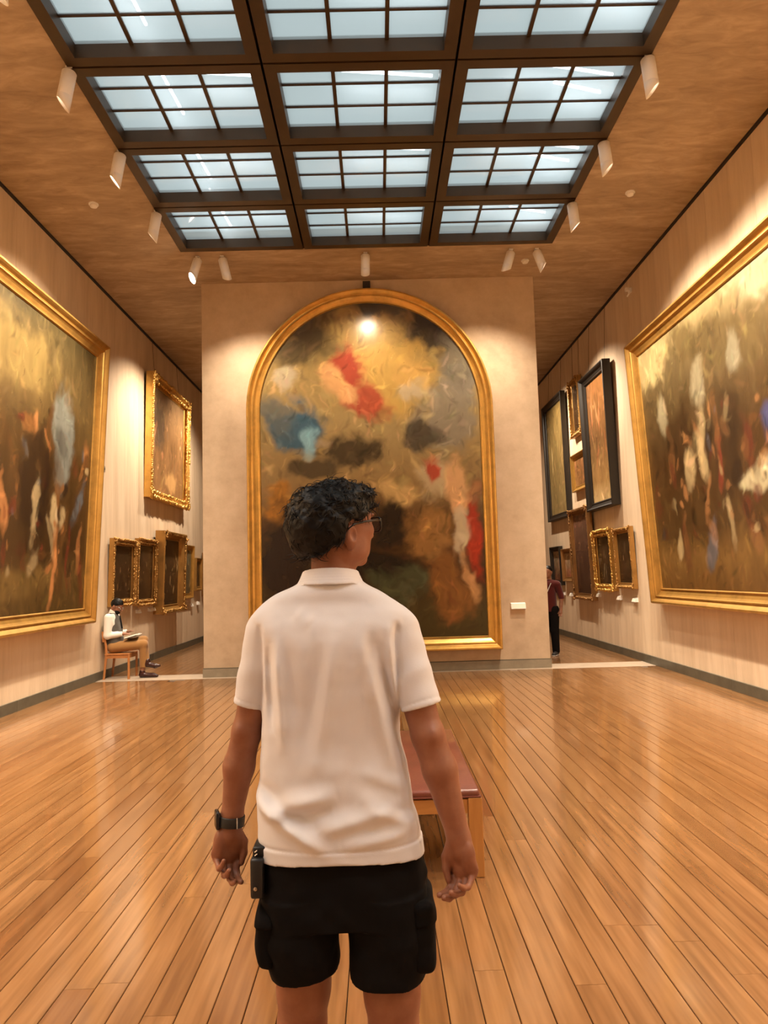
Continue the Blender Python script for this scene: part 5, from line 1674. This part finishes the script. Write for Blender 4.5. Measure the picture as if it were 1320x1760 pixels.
    me, _ = K.mesh('beard', G); link('beard', me, m_hair, g)
    gl = MB()
    for s in (-1, 1):
        gl.tube([gp(0.102, s * 0.008, 0.012) - G, gp(0.104, s * 0.03, 0.018) - G, gp(0.092, s * 0.058, 0.016) - G, gp(0.0, s * 0.083, 0.008) - G], 0.0035, 6)
        gl.tube([gp(0.102, s * 0.010, 0.010) - G, gp(0.103, s * 0.012, -0.014) - G, gp(0.100, s * 0.045, -0.016) - G, gp(0.093, s * 0.057, 0.012) - G], 0.003, 6)
    gl.build('spectacles', m_steel, g, True)
    # open book on his lap
    b = empty('open_book', (-4.04, 12.10, 0.655))
    tag(b, 'open white-paged book held on the seated man\'s lap', 'book')
    b.rotation_euler = (0, math.radians(-14), 0)
    mp = plain('book_paper', (0.78, 0.73, 0.62), 0.7)
    for s in (-1, 1):
        MB().add([(-0.10, 0.0, 0.02), (0.10, 0.0, 0.02), (0.10, s * 0.075, 0.034), (-0.10, s * 0.075, 0.034), (0.10, s * 0.14, 0.026), (-0.10, s * 0.14, 0.026),
                  (-0.10, 0.0, 0.006), (0.10, 0.0, 0.006), (0.10, s * 0.14, 0.012), (-0.10, s * 0.14, 0.012)],
                 [(0, 1, 2, 3), (3, 2, 4, 5), (6, 9, 8, 7), (5, 4, 8, 9), (0, 6, 7, 1), (1, 7, 8, 4, 2), (0, 3, 5, 9, 6)]).build('page_block', mp, b)
    MB().box(-0.104, 0.104, -0.146, 0.146, 0.0, 0.006).build('cover', m_pouch, b)
build_guard()

# ------------------------------------------------------------------ visitor half hidden behind the end wall
def build_visitor():
    G = np.array([3.13, 13.5, 0.0])
    g = empty('person', tuple(G))
    tag(g, 'visitor in dark red shirt and black trousers half hidden by the end wall', 'person')
    box = ((2.75, 13.15, -0.01), (3.50, 13.85, 1.68))
    fw = np.array([-0.55, -0.83, 0.0]); rt = np.array([-0.83, 0.55, 0.0]); up = np.array([0, 0, 1.0])
    A = np.array([fw, rt, up])
    def q(f, r, u): return G + fw * f + rt * r + up * u
    F = Field(box[0], box[1], 0.007)
    F.add(ell(q(0.0, 0, 1.525), (0.095, 0.076, 0.108), A), 0.01)
    F.add(ell(q(0.04, 0, 1.46), (0.055, 0.055, 0.060), A), 0.02)
    F.add(cone(q(0.085, 0, 1.54), q(0.108, 0, 1.505), 0.009, 0.012), 0.01)
    for s in (-1, 1): F.add(ell(q(0, s * 0.078, 1.51), (0.02, 0.01, 0.03), A), 0.006)
    F.add(cone(q(-0.01, 0, 1.33), q(0, 0, 1.45), 0.056, 0.052), 0.02)
    for s in (-1, 1): F.add(cone(q(0, 0, 1.33), q(0, s * 0.165, 1.305), 0.06, 0.05), 0.03)
    F.add(cone(q(0, 0, 1.28), q(0, 0, 0.85), 0.115, 0.11), 0.03)
    for s in (-1, 1):
        F.add(cone(q(0, s * 0.085, 0.82), q(0.02, s * 0.09, 0.45), 0.082, 0.055), 0.02)
        F.add(cone(q(0.02, s * 0.09, 0.45), q(-0.01, s * 0.09, 0.09), 0.056, 0.038), 0.02)
        F.add(cone(q(-0.01, s * 0.09, 0.06), q(0.11, s * 0.10, 0.035), 0.036, 0.030), 0.02)
    # left arm bent up to the chest (towards the camera's right), right arm hidden
    def arm(pts, rr):
        for a, b, ra, rb in zip(pts[:-1], pts[1:], rr[:-1], rr[1:]): F.add(cone(a, b, ra, rb), 0.012)
        d = (np.array(pts[-1]) - np.array(pts[-2])); d /= np.linalg.norm(d)
        p = np.array(pts[-1]); sd = np.cross(d, fw); sd /= np.linalg.norm(sd)
        F.add(cone(p, p + d * 0.07, 0.026, 0.030), 0.012)
        for i, o in enumerate((-0.027, -0.009, 0.009, 0.026)):
            F.add(cone(p + d * 0.07 + sd * o, p + d * 0.125 + sd * o + fw * 0.015, 0.0095, 0.008), 0.004)
        F.add(cone(p + d * 0.03 + sd * 0.02, p + d * 0.08 + sd * 0.05, 0.012, 0.010), 0.006)
    arm([q(0, -0.175, 1.29), q(-0.04, -0.225, 1.03), q(0.02, -0.225, 0.84)], [0.047, 0.040, 0.027])
    arm([q(0, 0.175, 1.29), q(0.03, 0.22, 1.05), q(0.22, 0.06, 1.22)], [0.047, 0.040, 0.027])
    me, _ = F.mesh('body', G); link('body', me, m_skin2, g)
    def gar(name, mat, prims, zlo, zhi, h=0.007):
        K = Field(box[0], box[1], h)
        for p, k in prims: K.add(p, k)
        Z = K.ax[2][None, None, :]
        K.V = np.maximum(K.V, np.maximum(zlo - Z, Z - zhi)).astype(np.float32)
        me, _ = K.mesh(name, G); return link(name, me, mat, g)
    gar('red_shirt', cloth('dark_red_cotton', (0.075, 0.010, 0.009), 0.85, 400),
        [(cone(q(0, 0, 1.27), q(0, 0, 0.84), 0.135, 0.140), 0.03), (cone(q(0, -0.15, 1.30), q(0, 0.15, 1.30), 0.068, 0.068), 0.04),
         (cone(q(0, -0.175, 1.29), q(-0.04, -0.225, 1.06), 0.064, 0.055), 0.02), (cone(q(0, 0.175, 1.29), q(0.03, 0.22, 1.08), 0.064, 0.055), 0.02)], 0.80, 1.385)
    gar('trousers', m_short, [(cone(q(0, s * 0.085, 0.80), q(0.02, s * 0.09, 0.45), 0.100, 0.078), 0.02) for s in (-1, 1)] +
        [(cone(q(0.02, s * 0.09, 0.45), q(-0.01, s * 0.09, 0.08), 0.078, 0.066), 0.02) for s in (-1, 1)] + [(cone(q(0, -0.06, 0.84), q(0, 0.06, 0.84), 0.115, 0.115), 0.03)], 0.055, 0.90)
    for s in (-1, 1):
        K = Field(box[0], (3.55, 13.85, 0.2), 0.006)
        K.add(cone(q(-0.03, s * 0.09, 0.045), q(0.15, s * 0.105, 0.036), 0.046, 0.040), 0.02)
        Z = K.ax[2][None, None, :]
        K.V = np.maximum(K.V, 0.022 - Z).astype(np.float32)
        me, _ = K.mesh('shoe', G); so = link('shoe', me, m_shoe, g)
        K.V = np.full_like(K.V, 1); K.add(cone(q(-0.03, s * 0.09, 0.022), q(0.15, s * 0.105, 0.022), 0.046, 0.042), 0.02)
        K.V = np.maximum(K.V, np.maximum(0.001 - Z, Z - 0.024)).astype(np.float32)
        me, _ = K.mesh('sole', G); link('sole', me, m_sole, so)
    K = Field(box[0], box[1], 0.007)
    X, Y, Z = K.ax[0][:, None, None], K.ax[1][None, :, None], K.ax[2][None, None, :]
    d = ell(q(-0.012, 0, 1.54), (0.104, 0.084, 0.106), A)[0](X, Y, Z) - 0.008 * noise3(X, Y, Z, 40, 4)
    pf = (X - G[0]) * fw[0] + (Y - G[1]) * fw[1]
    d = np.maximum(d, pf - (0.0 + (Z - 1.53) * 1.3))
    K.V = np.maximum(d, 1.45 - Z).astype(np.float32)
    me, _ = K.mesh('hair', G); link('hair', me, m_hair, g)
    MB().tube([q(0.125, -0.10, 1.32) - G, q(0.155, 0.0, 1.10) - G, q(0.13, 0.12, 0.92) - G], 0.008, 6).build('shoulder_strap', m_sole, g)
build_visitor()
